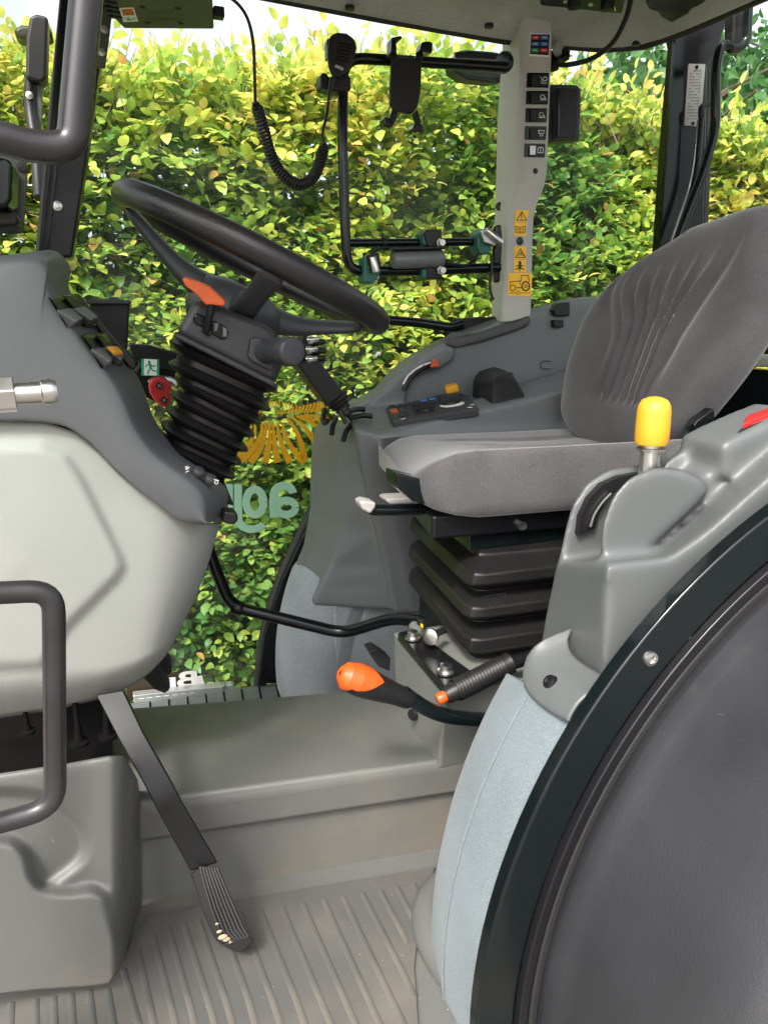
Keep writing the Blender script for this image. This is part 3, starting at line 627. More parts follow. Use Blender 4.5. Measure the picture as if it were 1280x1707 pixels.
# wedge under the shelf, rising to the rear
fr_ = [P(589, 712, 1.42), P(630, 722, 1.41), P(690, 714, 1.41), P(799, 690, 1.41), P(926, 656, 1.41), Vector((1.05, 1.41, .80))]
bk = [P(575, 676, 1.62), P(619, 682, 1.60), P(675, 677, 1.60), P(787, 660, 1.60), P(877, 636, 1.60), Vector((1.05, 1.60, .82))]
lo_ = lambda L, z: [Vector((p.x, p.y, z)) for p in L]
ringt = fr_+bk[::-1]; m.loft([Vector((p.x+(.085 if p.x < .5 else 0), p.y, .325)) for p in ringt], ringt)
# upstand wall beside the window
wt = [(575, 674), (604, 664), (630, 649), (656, 619), (690, 592), (739, 566), (800, 546), (885, 516), (940, 500), (980, 494)]
wtop = [P(x, y, 1.66) for x, y in wt]; wbot = [Vector((p.x, 1.66, .60)) for p in wtop]
outl = wtop+wbot[::-1]; m.loft([p+Vector((0, -.045, 0)) for p in outl], [p+Vector((0, .035, 0)) for p in outl])
# second, thicker layer of the wall: raised throttle flange (front) and arm rest carrier (rear)
fl = [P(x, y, 1.60) for x, y in ((604, 676), (640, 650), (664, 624), (700, 597), (742, 572), (758, 580), (757, 598), (738, 612), (710, 618), (690, 632), (678, 655), (674, 690))]
m.loft(fl, [p+Vector((0, .05, 0)) for p in fl])
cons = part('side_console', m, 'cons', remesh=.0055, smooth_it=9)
# slots
for q in ([(541, 682), (538, 700), (541, 706), (547, 700)], [(560, 697), (554, 712), (553, 724)], [(588, 703), (577, 718), (572, 735)]):
    mm = MB(); mm.tube([P(x, y, Y) for (x, y), Y in zip(q, (1.50, 1.47, 1.46, 1.455))], .0055, .01, 8); part('lever_slot', mm, 'black', cons)
for q in ([(582, 686), (596, 681), (608, 683)], [(588, 696), (605, 692), (620, 694)]):
    mm = MB(); mm.tube([P(x, y, 1.50) for x, y in q], .0055, .02, 8); part('lever_slot', mm, 'black', cons)
# control panel lying on the shelf
def onshelf(x, y, lift=0):
    """pixel -> point on the sloping shelf plane"""
    a, b, c = fr_[2], fr_[3], bk[3]; nn = (b-a).cross(c-a).normalized(); nn = nn if nn.z > 0 else -nn
    d = ray(x, y); return EYEP+d*((a+nn*(lift+.009)-EYEP).dot(nn)/d.dot(nn))
def shelf_n():
    a, b, c = fr_[2], fr_[3], bk[3]; nn = (b-a).cross(c-a).normalized(); return nn if nn.z > 0 else -nn
SN = shelf_n()
def shelfbox(q, h0, h1): return [onshelf(x, y, 0)+SN*h0 for x, y in q], [onshelf(x, y, 0)+SN*h1 for x, y in q]
mm = MB(); mm.loft(*shelfbox([(643, 685), (656, 710), (798, 685), (780, 662), (752, 658)], -.01, .006)); part('control_panel', mm, 'shroud', cons, bevel=.002)
def key(x, y, w, h, mtl, nm, hh=.009):
    mm = MB(); mm.loft(*shelfbox([(x, y), (x+w, y-w*.17), (x+w+3, y+h-w*.17), (x+3, y+h)], .004, hh)); part(nm, mm, mtl, cons, bevel=.001)
key(648, 682, 11, 6, 'black', 'panel_key'); key(650, 689, 12, 6, 'orange', 'panel_key'); key(663, 681, 10, 5, 'black', 'panel_key'); key(664, 687, 11, 6, 'shroud', 'panel_key'); key(666, 695, 13, 6, 'black', 'panel_key'); key(655, 696, 8, 6, 'shroud', 'panel_key')
mm = MB(); strk(mm, [(669, 699), (675, 697)], 1.6, lambda x, y: onshelf(x, y, .0096)); strk(mm, [(784, 675), (790, 674)], 1.2, lambda x, y: onshelf(x, y, .0066)); strk(mm, [(779, 679), (787, 679)], 1.2, lambda x, y: onshelf(x, y, .0066)); part('panel_print', mm, 'white', cons, flat=True, recalc=False)
for x, y in ((708, 677), (722, 675)):
    mm = MB(); mm.lathe([(.0085, .004), (.009, .011), (.007, .015), (0, .016)], onshelf(x, y), SN, 14); part('blue_button', mm, 'blue', cons)
def knob(x, y, r, l, h=.022):
    mm = MB(); mm.lathe([(r*1.12, .004), (r*1.12, .008), (r, .009), (r*.95, h*.6), (0, h*.6)], onshelf(x, y), SN, 24); a = Vector((.96, -.2, .0)); a = (a-SN*a.dot(SN)).normalized(); b = SN.cross(a)
    c0 = onshelf(x, y)+SN*(h*.5); q = [c0-a*l-b*.004, c0+a*l*.9-b*.006, c0+a*l-b*0, c0+a*l*.9+b*.006, c0-a*l+b*.004]; mm.loft(q, [p+SN*h*.7 for p in q]); return mm
part('rotary_knob', knob(709, 690, .017, .024), 'black', cons, bevel=.002); part('rotary_knob', knob(752, 678, .019, .024), 'black', cons, bevel=.002)
mm = MB(); mm.lathe([(.024, .006), (.026, .0075), (.022, .008)], onshelf(754, 680), SN, 28); part('knob_scale', mm, 'white', cons)
mm = MB(); mm.loft(*shelfbox([(743, 668), (764, 664), (768, 669), (746, 674)], .02, .036)); part('yellow_knob', mm, 'yellow', cons, bevel=.005, seg=3)
# black cover box on the shelf
c8 = [(784, 663), (792, 672), (823, 680), (878, 666), (862, 640), (800, 640)]
mm = MB(); lo8 = [P(785, 664, 1.575), P(820, 679, 1.43), P(879, 665, 1.43), P(860, 645, 1.59)]; hi8 = [P(787, 632, 1.565), P(822, 636, 1.455), P(862, 632, 1.455), P(824, 613, 1.565)]
hi8b = [P(797, 618, 1.55), P(828, 623, 1.475), P(857, 620, 1.475), P(826, 610, 1.55)]
mm.rings([lo8, hi8, hi8b]); part('lever_cover', mm, 'black', cons, remesh=.0035, smooth_it=14)
# throttle
mm = MB(); mm.tube([P(x, y, 1.597) for x, y in ((673, 650), (680, 635), (694, 620), (712, 610), (726, 606))], .0055, .02, 8); part('throttle_slot', mm, 'black', cons)
mm = MB(); strk(mm, [(672, 640), (680, 626), (693, 615), (706, 608), (718, 605)], 3.2, lambda x, y: P(x, y, 1.594)); part('throttle_scale', mm, 'white', cons, flat=True, recalc=False)
mm = MB(); mm.loftpx([(716, 613), (723, 598), (728, 598), (733, 612)], 1.565, 1.60, [(718, 612), (723, 600), (727, 600), (731, 611)]); part('throttle_lever', mm, 'orange', cons, bevel=.003)
# arm rest pad
pt_ = [P(x, y, 1.60) for x, y in ((741, 560), (762, 568), (800, 556), (860, 537), (884, 526))]+[P(x, y, 1.715) for x, y in ((880, 517), (862, 515), (825, 524), (780, 538), (748, 551))]
mm = MB(); mm.loft([v+Vector((0, 0, -.022)) for v in pt_], pt_); part('armrest_pad', mm, 'pad', cons, bevel=.009, seg=4, angle=40)
mm = MB(); strk(mm, [(918, 602), (904, 602), (901, 606), (901, 612), (904, 615), (918, 615)], 1.2, lambda x, y: P(x, y, 1.6115)); part('cover_outline', mm, 'black', cons, flat=True, recalc=False)
for q, y_ in (([(921, 517), (932, 505), (950, 503), (950, 527), (926, 527)], 1.60), ([(923, 533), (940, 533), (940, 546), (924, 546)], 1.60)):
    mm = MB(); mm.loftpx(q, y_, y_+.03); part('rear_socket', mm, 'black', cons, bevel=.003)
mm = MB(); mm.lathe([(0, -.004), (.005, -.004), (.008, 0), (.008, .02)], P(543, 996, 1.545), (-.8, -.6, 0), 14); part('console_screw', mm, 'satin', cons)
# ---- left (near) console with the hand lever
m = MB()
N_ = [(1012, 938), (1060, 934), (1120, 928), (1182, 884), (1280, 796), (1400, 690), (1420, 800), (1290, 886), (1212, 950), (1152, 998), (1074, 1086), (1020, 1165), (1006, 1150), (1008, 1060)]
F_ = [(925, 937), (960, 932), (1040, 915), (1110, 850), (1200, 760), (1290, 690), (1400, 720), (1300, 830), (1220, 890), (1150, 960), (1020, 1090), (912, 1120), (896, 1082), (904, 1035)]
def dens(L, k=5): return [L[i]+(L[(i+1) % len(L)]-L[i])*(j/k) for i in range(len(L)) for j in range(k)]
n3, f3 = dens([P(x, y, .655) for x, y in N_]), dens([P(x, y, .83) for x, y in F_])
m.rings([[a_.lerp(c_, k/7) for a_, c_ in zip(n3, f3)] for k in range(8)])
# flange at the foot of the panel
m.loftpx([(1010, 940), (1062, 936), (1122, 928), (1184, 884), (1290, 794), (1290, 850), (1184, 940), (1010, 990)], .662, .79, [(1000, 924), (1062, 916), (1095, 900), (1150, 848), (1184, 812), (1290, 745), (1290, 830), (1184, 930), (1010, 990)][:8])
# lever housing
m.loftpx([(1000, 930), (1004, 872), (1020, 828), (1048, 796), (1085, 782), (1130, 782), (1168, 798), (1182, 818), (1150, 852), (1092, 905), (1062, 920)], .70, .765, [(1004, 925), (1008, 868), (1026, 822), (1056, 792), (1094, 779), (1130, 778), (1170, 796), (1180, 818), (1150, 850), (1090, 900), (1060, 918)])
# rear cheek of the slot
m.loftpx([(930, 935), (942, 880), (953, 842), (976, 806), (1012, 784), (1065, 775), (1125, 768), (1180, 800), (1150, 860), (1092, 905), (1010, 935)], .815, .87, [(935, 930), (947, 875), (956, 840), (980, 804), (1016, 782), (1066, 774), (1125, 765), (1180, 800), (1150, 860), (1092, 905), (1010, 930)])
m.loftpx([(1165, 805), (1206, 765), (1300, 720), (1300, 810), (1190, 875), (1150, 860)], .735, .84, None)
# shelf behind, up to the red button
m.loftpx([(1092, 800), (1110, 768), (1150, 742), (1240, 702), (1290, 680), (1400, 640), (1400, 760), (1280, 800), (1180, 880), (1100, 880)], .78, .90, [(1094, 802), (1113, 772), (1153, 748), (1243, 709), (1293, 688), (1402, 648), (1400, 760), (1280, 800), (1180, 880), (1100, 880)])
m.loftpx([(1206, 800), (1207, 745), (1215, 736), (1280, 705), (1340, 680), (1340, 790)], .72, .80, None)
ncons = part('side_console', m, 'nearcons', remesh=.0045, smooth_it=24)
mm = MB(); rows_ = []
for y_, a0 in ((.632, 32.9), (.65, 32.6), (.67, 32.4), (.69, 32.3), (.71, 32.4), (.725, 32.8), (.737, 33.6), (.744, 34.8)):
    rr0 = RA+(.0045 if y_ < .8 else .0045-.5*(y_-.8))
    rows_.append([Vector((CX-(rr0+e_)*math.cos(R(a_)), y_, CZ+(rr0+e_)*math.sin(R(a_)))) for a_, e_ in ((a0, 0), (a0+.2, .0012), (a0+1.0, .0018), (a0+1.8, .001), (a0+2.7, -.003), (a0+3.8, -.012), (a0+5.2, -.024))])
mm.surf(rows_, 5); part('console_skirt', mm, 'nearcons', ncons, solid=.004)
mm = MB(); sl_ = [(964, 892), (968, 862), (982, 832), (1004, 808), (1032, 795), (1066, 789)]
inn = [(992, 880), (998, 856), (1012, 830), (1030, 812), (1050, 802), (1066, 799)]
q = sl_+inn[::-1]; mm.loftpx(q, .806, .83); part('lever_slot', mm, 'black', ncons)
mm = MB(); mm.tube([P(x, y, .803) for x, y in ((984, 878), (989, 860), (1003, 838), (1018, 823))], .003, .02, 8, flat=.5); part('lever_quadrant', mm, 'alu', ncons)
mm = MB(); mm.lathe([(0, -.005), (.003, -.004), (.005, -.005), (.008, -.004), (.009, 0), (.009, .02)], Vector((CX-(RA+.0068)*math.cos(R(34.4)), .688, CZ+(RA+.0068)*math.sin(R(34.4)))), (.82, .1, -.55), 18); part('console_screw', mm, 'satin', ncons)
mm = MB(); b_ = [P(1226, 734, .73), P(1232, 718, .772), P(1290, 694, .772), P(1300, 703, .73)]; mm.loft(b_, [p+Vector((0, .0, .010)) for p in b_]); part('button_bezel', mm, 'black', ncons, bevel=.003)
mm = MB(); b_ = [P(1236, 722, .735), P(1240, 708, .770), P(1284, 691, .770), P(1290, 699, .735)]; mm.loft(b_, [p+Vector((0, .0, .012)) for p in b_]); part('red_button', mm, 'red', ncons, bevel=.003)

# ---- dashboard cowl
YD = .97
cre = [(-60, 436), (0, 433), (52, 430), (78, 443), (77, 468), (92, 505), (132, 562), (180, 625), (205, 668), (226, 716), (262, 762), (318, 803), (340, 834), (345, 872)]
sil = [(-60, 430), (0, 426), (62, 418), (96, 418), (121, 446), (119, 484), (168, 546), (222, 612), (242, 648), (262, 702), (302, 752), (370, 802), (384, 828), (376, 866)]
sea = [(-60, 703), (0, 703), (20, 703), (40, 703), (62, 704), (85, 706), (115, 714), (150, 738), (175, 764), (200, 789), (234, 819), (272, 848), (302, 868), (345, 874)]
rows = []
for (a, b), (c, d), (e, f_) in zip(cre, sil, sea):
    t = lambda u: (e+(a-e)*u, f_+(b-f_)*u)
    rows.append([P(e, f_, YD+.004), P(*t(.06), YD), P(*t(.45), YD-.004), P(*t(.86), YD-.001), P(a+(a-c)*-.12, b+(b-d)*-.12, YD+.012), P(a+(c-a)*.55, b+(d-b)*.55, 1.035), P(c+(a-c)*.06, d+(b-d)*.06, 1.12), P(c-8, d+8, 1.20), P(c-22, d+26, 1.38)])
m = MB(); m.surf(rows, 6); dash = part('dashboard', m, 'dash', solid=.004)
# inside of the cowl so that it is a closed body
low = [(-60, 703), (0, 703), (80, 704), (130, 722), (165, 751), (200, 789), (250, 831), (300, 868), (345, 874), (367, 873)]
bot = [(-60, 1208), (0, 1197), (80, 1186), (130, 1175), (170, 1165), (210, 1151), (237, 1138), (262, 1115), (285, 1080), (287, 1077)]
def sdseg(p, a, b):
    ax, ay, bx, by = *a, *b; t = max(0, min(1, ((p[0]-ax)*(bx-ax)+(p[1]-ay)*(by-ay))/((bx-ax)**2+(by-ay)**2+1e-9))); return math.hypot(p[0]-ax-t*(bx-ax), p[1]-ay-t*(by-ay))
inner = [(-200, 742), (70, 742), (110, 760), (138, 800), (200, 925), (205, 945), (196, 962), (112, 1045), (70, 1110), (-200, 1120)]
def sd_in(p):
    d = min(sdseg(p, inner[i], inner[(i+1) % len(inner)]) for i in range(len(inner))); ins = False
    for i in range(len(inner)):
        (x1, y1), (x2, y2) = inner[i], inner[i-1]
        if (y1 > p[1]) != (y2 > p[1]) and p[0] < (x2-x1)*(p[1]-y1)/(y2-y1)+x1: ins = not ins
    return d if ins else -d
NU, NV = 64, 60
def edge(u):   # right-hand silhouette of the cream panel
    L = [(367, 874), (350, 932), (331, 985), (308, 1035), (287, 1077)]; x = u*(len(L)-1); i = min(int(x), len(L)-2); t = x-i
    return L[i][0]*(1-t)+L[i+1][0]*t, L[i][1]*(1-t)+L[i+1][1]*t
def along(L, u):
    d = [0]
    for a, b in zip(L, L[1:]): d.append(d[-1]+math.hypot(b[0]-a[0], b[1]-a[1]))
    s_ = u*d[-1]; return float(np.interp(s_, d, [p[0] for p in L])), float(np.interp(s_, d, [p[1] for p in L]))
m = MB(); grid = []
for i in range(NU+1):
    u = i/NU; a, b = along(low, u), along(bot, u); r = []
    for j in range(NV+1):
        v_ = j/NV; x, y = a[0]+(b[0]-a[0])*v_, a[1]+(b[1]-a[1])*v_
        if u > .6:
            ex, ey = edge(v_); w = ((u-.6)/.4)**2; x, y = x*(1-w)+ex*w, y*(1-w)+ey*w
        Y = YD+.016-.009*smooth((sd_in((x, y))+10)/20)-.010*math.sin(math.pi*min(1, v_*1.05))
        Y += .10*max(0, (u-.72)/.28)**2.4+.05*max(0, (v_-.86)/.14)**2
        r.append(P(x, y, Y))
    grid.append(r)
m.rings(grid, False, False); cp = part('lower_panel', m, 'cream', solid=.004)
m = MB(); m.loft([Vector((-.20, 1.02, .50)), Vector((.0, 1.02, .52)), Vector((.05, 1.06, .66)), Vector((-.05, 1.02, .90)), Vector((-.20, 1.02, .93))], [Vector((-.20, 1.36, .50)), Vector((.0, 1.36, .52)), Vector((.05, 1.30, .66)), Vector((-.05, 1.36, .90)), Vector((-.20, 1.36, .93))]); part('dash_core', m, 'satin', flat=True)
# rocker switches on the sloping face
sw = [((80, 494), (104, 492), (139, 546), (113, 549)), ((104, 492), (127, 490), (163, 543), (139, 546)), ((136, 558), (158, 556), (188, 612), (170, 616)), ((158, 556), (178, 555), (206, 609), (188, 612))]
for a, b, c, d in sw:
    mm = MB(); yl, yr = (.968, 1.012) if a[0] in (80, 136) else (1.012, 1.05); mm.loft([P(*a, yl), P(*b, yr), P(*c, yr), P(*d, yl)], [P(*a, yl+.05), P(*b, yr+.05), P(*c, yr+.05), P(*d, yl+.05)]); part('switch_bezel', mm, 'gloss', dash, bevel=.002)
    e = [(a[0]*.5+d[0]*.5, a[1]*.5+d[1]*.5), (b[0]*.5+c[0]*.5, b[1]*.5+c[1]*.5)]
    up_ = [P(a[0]+5, a[1]+3, yl-.004), P(b[0]-3, b[1]+3, yr-.004), P(e[1][0]-5, e[1][1]-6, yr-.006), P(e[0][0]+2, e[0][1]-6, yl-.006)]
    mm = MB(); mm.loft(up_, [v+Vector((.0, .02, -.004)) for v in up_]); part('rocker_half', mm, 'black', dash, bevel=.001)
    q = [P(e[0][0]-2, e[0][1]-6, yl-.006), P(e[1][0]-4, e[1][1]-7, yr-.006), P(c[0]+1, c[1]-15, yr-.016), P(d[0]+15, d[1]-12, yl-.020)]
    mm = MB(); mm.loft(q, [q[0]+Vector((0, .012, -.006)), q[1]+Vector((0, .012, -.006)), P(c[0]-1, c[1]-4, yr+.006), P(d[0]+4, d[1]-2, yl+.006)]); part('rocker_switch', mm, 'dash', dash, bevel=.0015)
mm = MB(); ql = [P(179, 582, 1.0), P(198, 581, 1.03), P(206, 590, 1.024), P(190, 593, .993)]; mm.loft([v+Vector((-.001, -.004, .003)) for v in ql], ql); part('switch_lens', mm, 'lens', dash)
mm = MB(); mm.loftpx([(123, 489), (133, 490), (184, 551), (228, 603), (226, 617), (216, 614), (168, 555)], 1.075, 1.095); part('trim_strip', mm, 'gloss', dash, bevel=.003)
for x, y in ((332, 785), (352, 797)):
    mm = MB(); mm.lathe([(.0085, -.004), (.008, .001), (.006, .003), (0, .0035)], P(x, y, 1.006), (.3, -.6, .8), 16); part('dash_knob', mm, 'shroud', dash)
mm = MB(); f = lambda x, y: P(x, y, .992)
strk(mm, [(309, 779), (313, 777), (310, 783), (316, 779)], 1.3, f); strk(mm, [(310, 787), (315, 785)], 1.3, f); f = lambda x, y: P(x, y, 1.0); strk(mm, circ(361, 804, 3, 3, 8), 1.1, f); strk(mm, [(357, 799), (365, 801)], 1.1, f); part('dash_symbol', mm, 'white', dash, flat=True, recalc=False)
mm = MB(); mm.loftpx([(374, 852), (396, 854), (398, 868), (392, 875), (370, 872)], 1.02, 1.05); part('column_catch', mm, 'black', dash, bevel=.004)
# door striker
sa = Vector((.985, .1, .035)); s0 = P(-30, 661, .66)
mm2 = MB(); mm2.lathe([(.016, -.06), (.016, 0), (.0085, .001), (.0085, .042), (.0098, .043), (.0102, .050), (.0085, .0535), (0, .0535)], s0, sa, 24); dst = part('door_striker', mm2, 'steel')
mm = MB(); mm.lathe([(.0, .006), (.0145, .006), (.0145, .0235), (.0, .0235)], s0, sa, 6); part('striker_nut', mm, 'steel', dst, flat=True, bevel=.001)
# rail of the window frame with the exit plate
m = MB(); m.loftpx([(215, 573), (250, 575), (300, 589), (330, 600), (330, 624), (290, 622), (245, 612), (222, 600)], 1.60, 1.63); part('window_rail', m, 'satin', bevel=.004)
m = MB(); m.loftpx([(205, 590), (295, 594), (292, 640), (262, 672), (240, 660), (222, 625)], 1.64, 1.65); part('exit_plate', m, 'satin', bevel=.002)

# ---- rubber floor mat lies on the cab floor
fm = MB(); mo = [PZ(x, y, FZ) for x, y in ((-140, 1690), (62, 1650), (182, 1642), (212, 1592), (245, 1530), (725, 1450), (700, 1520), (690, 1620), (700, 1760), (560, 1990), (0, 1990))]
fm.loft([p+Vector((0, 0, .001)) for p in mo], [p+Vector((0, 0, .006)) for p in mo]); fmat = build('floor_mat', fm, M['mat_'], flat=True)
tag(fmat, 'worn grey ribbed rubber mat on the cab floor below the hanging pedal', 'floor mat')
ribs = [[(20, 1672), (14, 1800)], [(60, 1666), (62, 1800)], [(90, 1662), (96, 1800)], [(119, 1657), (130, 1800)], [(150, 1651), (166, 1800)], [(180, 1648), (206, 1800)], [(206, 1615), (236, 1720), (252, 1800)], [(230, 1582), (256, 1700), (274, 1800)], [(256, 1560), (290, 1690), (312, 1800)], [(280, 1543), (322, 1690), (344, 1800)], [(306, 1538), (355, 1690), (380, 1800)], [(332, 1534), (385, 1690), (410, 1800)],
        [(366, 1528), (420, 1680), (448, 1800)], [(400, 1522), (460, 1680), (496, 1800)], [(434, 1517), (500, 1680), (540, 1800)], [(470, 1512), (545, 1690), (590, 1800)], [(505, 1506), (590, 1700), (632, 1800)], [(540, 1500), (630, 1700), (668, 1790)], [(572, 1495), (660, 1680), (690, 1740)], [(604, 1489), (672, 1620), (690, 1660)], [(634, 1484), (680, 1572)], [(662, 1479), (696, 1545)], [(690, 1474), (706, 1505)]]
for r in ribs:
    mm = MB(); mm.tube([PZ(x, y, FZ+.006) for x, y in r], .0045, .04, 8, flat=.30, sq=(1, 0, 0)); build('rib', mm, M['mat_'], fmat)
# ================================================================== moving and loose things
def pt(name, mb, m, parent, **k): return build(name, mb, M[m], parent, **k)

# ---- far glass door
door = thing('glass_door', 'far glass cab door with teal mirrored lettering and an orange ray sticker', 'door', (.35, 1.75, .14))
mm = MB(); q = [P(x, y, 1.745) for x, y in ((150, 30), (838, 60), (826, 560), (560, 800), (505, 880), (455, 1000), (436, 1080), (432, 1142), (190, 1172), (190, 640), (100, 560))]
mm.loft(q, [p+Vector((0, .004, 0)) for p in q]); pt('pane', mm, 'glass', door, flat=True)
mm = MB(); L = [(822, 545), (690, 640), (590, 740), (518, 858), (468, 968), (441, 1060), (433, 1145)]
mm.tube([P(x, y, 1.72) for x, y in L], .016, .1, 10); pt('rubber_edge', mm, 'rubber', door)
mm = MB(); o_ = [(520, 862), (470, 968), (441, 1060), (430, 1142), (467, 1139), (474, 1062), (502, 972), (528, 905), (560, 850)]
mm.loftpx(o_, 1.69, 1.71); pt('frame_arch', mm, 'satin', door, bevel=.004)
mm = MB(); mm.tube([P(640, 533, 1.69), P(700, 538, 1.69), P(752, 546, 1.68), P(770, 540, 1.68)], .011, .02, 10); pt('door_bar', mm, 'gloss', door)
mm = MB(); mm.loftpx([(755, 532), (800, 528), (842, 530), (842, 545), (800, 552), (757, 548)], 1.68, 1.70); pt('latch_box', mm, 'black', door, bevel=.004)
mm = MB(); mm.tube([P(250, 640, 1.60), P(262, 632, 1.60), P(285, 634, 1.60), P(292, 640, 1.60)], .008, .01, 8); pt('release_back', mm, 'alu', door)
# red release lever: rounded pear outline
pear = [(248, 642), (251, 632), (262, 627), (276, 630), (286, 640), (288, 655), (284, 672), (278, 680), (268, 678), (258, 668), (250, 655)]
mm = MB(); mm.loftpx(pear, 1.58, 1.60); rl = pt('release_lever', mm, 'red', door, bevel=.006, seg=3)
for x, y in ((266, 643), (274, 667)):
    mm = MB(); mm.lathe([(0, -.003), (.006, -.003), (.0065, .004)], P(x, y, 1.578), (0, 1, 0), 12); pt('lever_screw', mm, 'satin', rl)
    mm = MB(); f = lambda a, b: P(a, b, 1.574); strk(mm, [(x-3, y-2), (x+3, y+2)], 1.2, f); strk(mm, [(x-2, y+3), (x+2, y-3)], 1.2, f); pt('screw_cross', mm, 'steel', rl, flat=True, recalc=False)
mm = MB(); mm.tube([P(216, 597, 1.60), P(232, 596, 1.60), P(238, 606, 1.60), P(228, 620, 1.60)], .006, .012, 8); pt('hook', mm, 'black', door)
# exit sign (running figure)
mm = MB(); mm.loftpx([(236, 598), (266, 599), (266, 627), (236, 626)], 1.585, 1.5865); sg = pt('exit_sign', mm, 'signgreen', door, flat=True)
mm = MB(); mm.loftpx([(240.5, 598.5), (262, 599.5), (262, 626), (240.5, 625.5)], 1.5835, 1.5845); pt('sign_field', mm, 'white', sg, flat=True)
mm = MB(); f = lambda x, y: P(x, y, 1.583)
strk(mm, circ(249, 603.5, 1.2, 1.3, 8), 2.4, f); strk(mm, [(250, 607), (252, 614)], 4, f); strk(mm, [(251, 608), (245, 608), (243, 612)], 1.8, f); strk(mm, [(252, 608), (256, 611), (260, 609)], 1.8, f); strk(mm, [(252, 614), (248, 618), (247, 624)], 2.2, f); strk(mm, [(252, 614), (256, 618), (261, 619)], 2.2, f)
pt('running_figure', mm, 'signgreen', sg, flat=True, recalc=False)
# orange furrow sticker: separate rays on the glass
def ray_strip(pts, w0, w1):
    n = len(pts); L, Rr = [], []
    for i, (x, y) in enumerate(pts):
        a, b = pts[max(0, i-1)], pts[min(n-1, i+1)]; l = math.hypot(b[0]-a[0], b[1]-a[1]); w = w0+(w1-w0)*i/(n-1); nx, ny = -(b[1]-a[1])/l*w/2, (b[0]-a[0])/l*w/2
        L.append((x+nx, y+ny)); Rr.append((x-nx, y-ny))
    return L+Rr[::-1]
def curve3(a, c, b, n=6): return [(a[0]*(1-t)**2+2*c[0]*t*(1-t)+b[0]*t*t, a[1]*(1-t)**2+2*c[1]*t*(1-t)+b[1]*t*t) for t in [k/n for k in range(n+1)]]
rays = []
for i, xe in enumerate((379, 398, 418, 442, 463, 484, 508)):
    xs = (424, 436, 442, 448, 455, 463, 472)[i]; rays.append((curve3((xs, 703), (xs+(xs-455)*-.25+ (2 if xe > 455 else 4), 735), (xe, 771)), 2.5, 9.5))
rays += [(curve3((478, 697), (502, 720), (508, 768)), 3, 9), (curve3((486, 696), (515, 712), (528, 745)), 3, 8.5), (curve3((494, 694), (525, 702), (536, 722)), 3, 7), (curve3((500, 693), (528, 698), (545, 708)), 2.5, 5), (curve3((508, 692), (530, 693), (548, 698)), 2.5, 4),
         (curve3((420, 706), (405, 730), (384, 752)), 2, 6), (curve3((412, 705), (404, 715), (392, 730)), 2, 4.5)]
for k in range(15):
    x = 462+k*5.6; h = 3+k*.75; rays.append((curve3((x, 690-k*.25), (x+4+k*.2, 690-h*.6-k*.2), (x+3+k*.35, 689-h*1.35-k*.3)), 1.8+k*.08, 2.4+k*.10))
for k in range(9):
    x = 448+k*6; rays.append((curve3((x, 680), (x+1-k*.4, 675), (x+3-k*.9, 668+k*.5)), 1.6, 1.6))
for k in range(5): rays.append((curve3((440-k*7, 690-k*.5), (436-k*7, 686), (429-k*7, 683-k)), 1.8, 2.4))
for pts, a, b in rays:
    mm = MB(); mm.loftpx(ray_strip(pts, a*1.25, b*1.25), 1.742, 1.7435); pt('sticker_ray', mm, 'amber', door, flat=True)
# mirrored lettering, read from inside
def text_mesh(body, bold=0):
    c = bpy.data.curves.new('t', 'FONT'); c.body = body; c.extrude = .002; c.offset = bold; c.resolution_u = 6
    o = bpy.data.objects.new('t', c); COL.objects.link(o); bpy.context.view_layer.update()
    me = bpy.data.meshes.new_from_object(o.evaluated_get(bpy.context.evaluated_depsgraph_get())); bpy.data.objects.remove(o); return me
def mirrored(body, p_right, px_w, Y, m, name, parent, bold=0, hscale=1.0, slope=(0, 0)):
    """text seen from behind: its first letter at the right-hand pixel p_right, running left over px_w pixels"""
    me = text_mesh(body, bold); co = np.array([v.co[:] for v in me.vertices]); w = co[:, 0].max()-co[:, 0].min()
    a, b = P(*p_right, Y), P(p_right[0]-px_w, p_right[1]+slope[0], Y); s = (a-b).length/w; d = (b-a).normalized(); mn = co[:, 0].min()
    mb = MB(); mb.add([a+d*((v.co.x-mn)*s)+Vector((0, 0, 1))*(v.co.y*s*hscale)+Vector((0, v.co.z*s*.1, 0)) for v in me.vertices], [tuple(p.vertices) for p in me.polygons])
    return build(name, mb, M[m], parent, flat=True, recalc=False)
def arcp(cx, cy, rx, ry, a0, a1, n=22): return [(cx+rx*math.cos(R(a0+(a1-a0)*k/n)), cy+ry*math.sin(R(a0+(a1-a0)*k/n))) for k in range(n+1)]
letters = [[([(457, 863), (456, 835), (457, 824)]+arcp(473, 824, 16, 14, 180, 352), 14, 13), (arcp(477, 846, 15.5, 12, 0, 360), 12.5, 12.5)],
           [(arcp(425, 837, 14.5, 21, 0, 360), 13, 13), ([(397, 807), (397, 840), (398, 866)]+arcp(420, 866, 22, 16, 172, 30), 13, 12)],
           [([(383, 807), (383, 830), (383, 853)], 11, 11), ([(384, 822), (378, 813), (368, 811)], 10, 10)]]
for strokes in letters:
    mm = MB()
    for i, (L_, a, c_) in enumerate(strokes):
        st_ = ray_strip(L_, a, c_); n_ = len(L_); yy = 1.741-.0004*i
        mm.rings([[P(*st_[k], yy), P(*st_[-1-k], yy), P(*st_[-1-k], yy+.0012), P(*st_[k], yy+.0012)] for k in range(n_)])
    pt('letter', mm, 'teal', door, flat=True)
mm = MB(); mm.loftpx([(212, 1128), (330, 1117), (334, 1150), (212, 1165)], 1.741, 1.7425); pt('dealer_sticker', mm, 'ink', door, flat=True)
mirrored('Br', (330, 1143), 62, 1.738, 'white', 'dealer_initial', door, .03, .62, (5,))
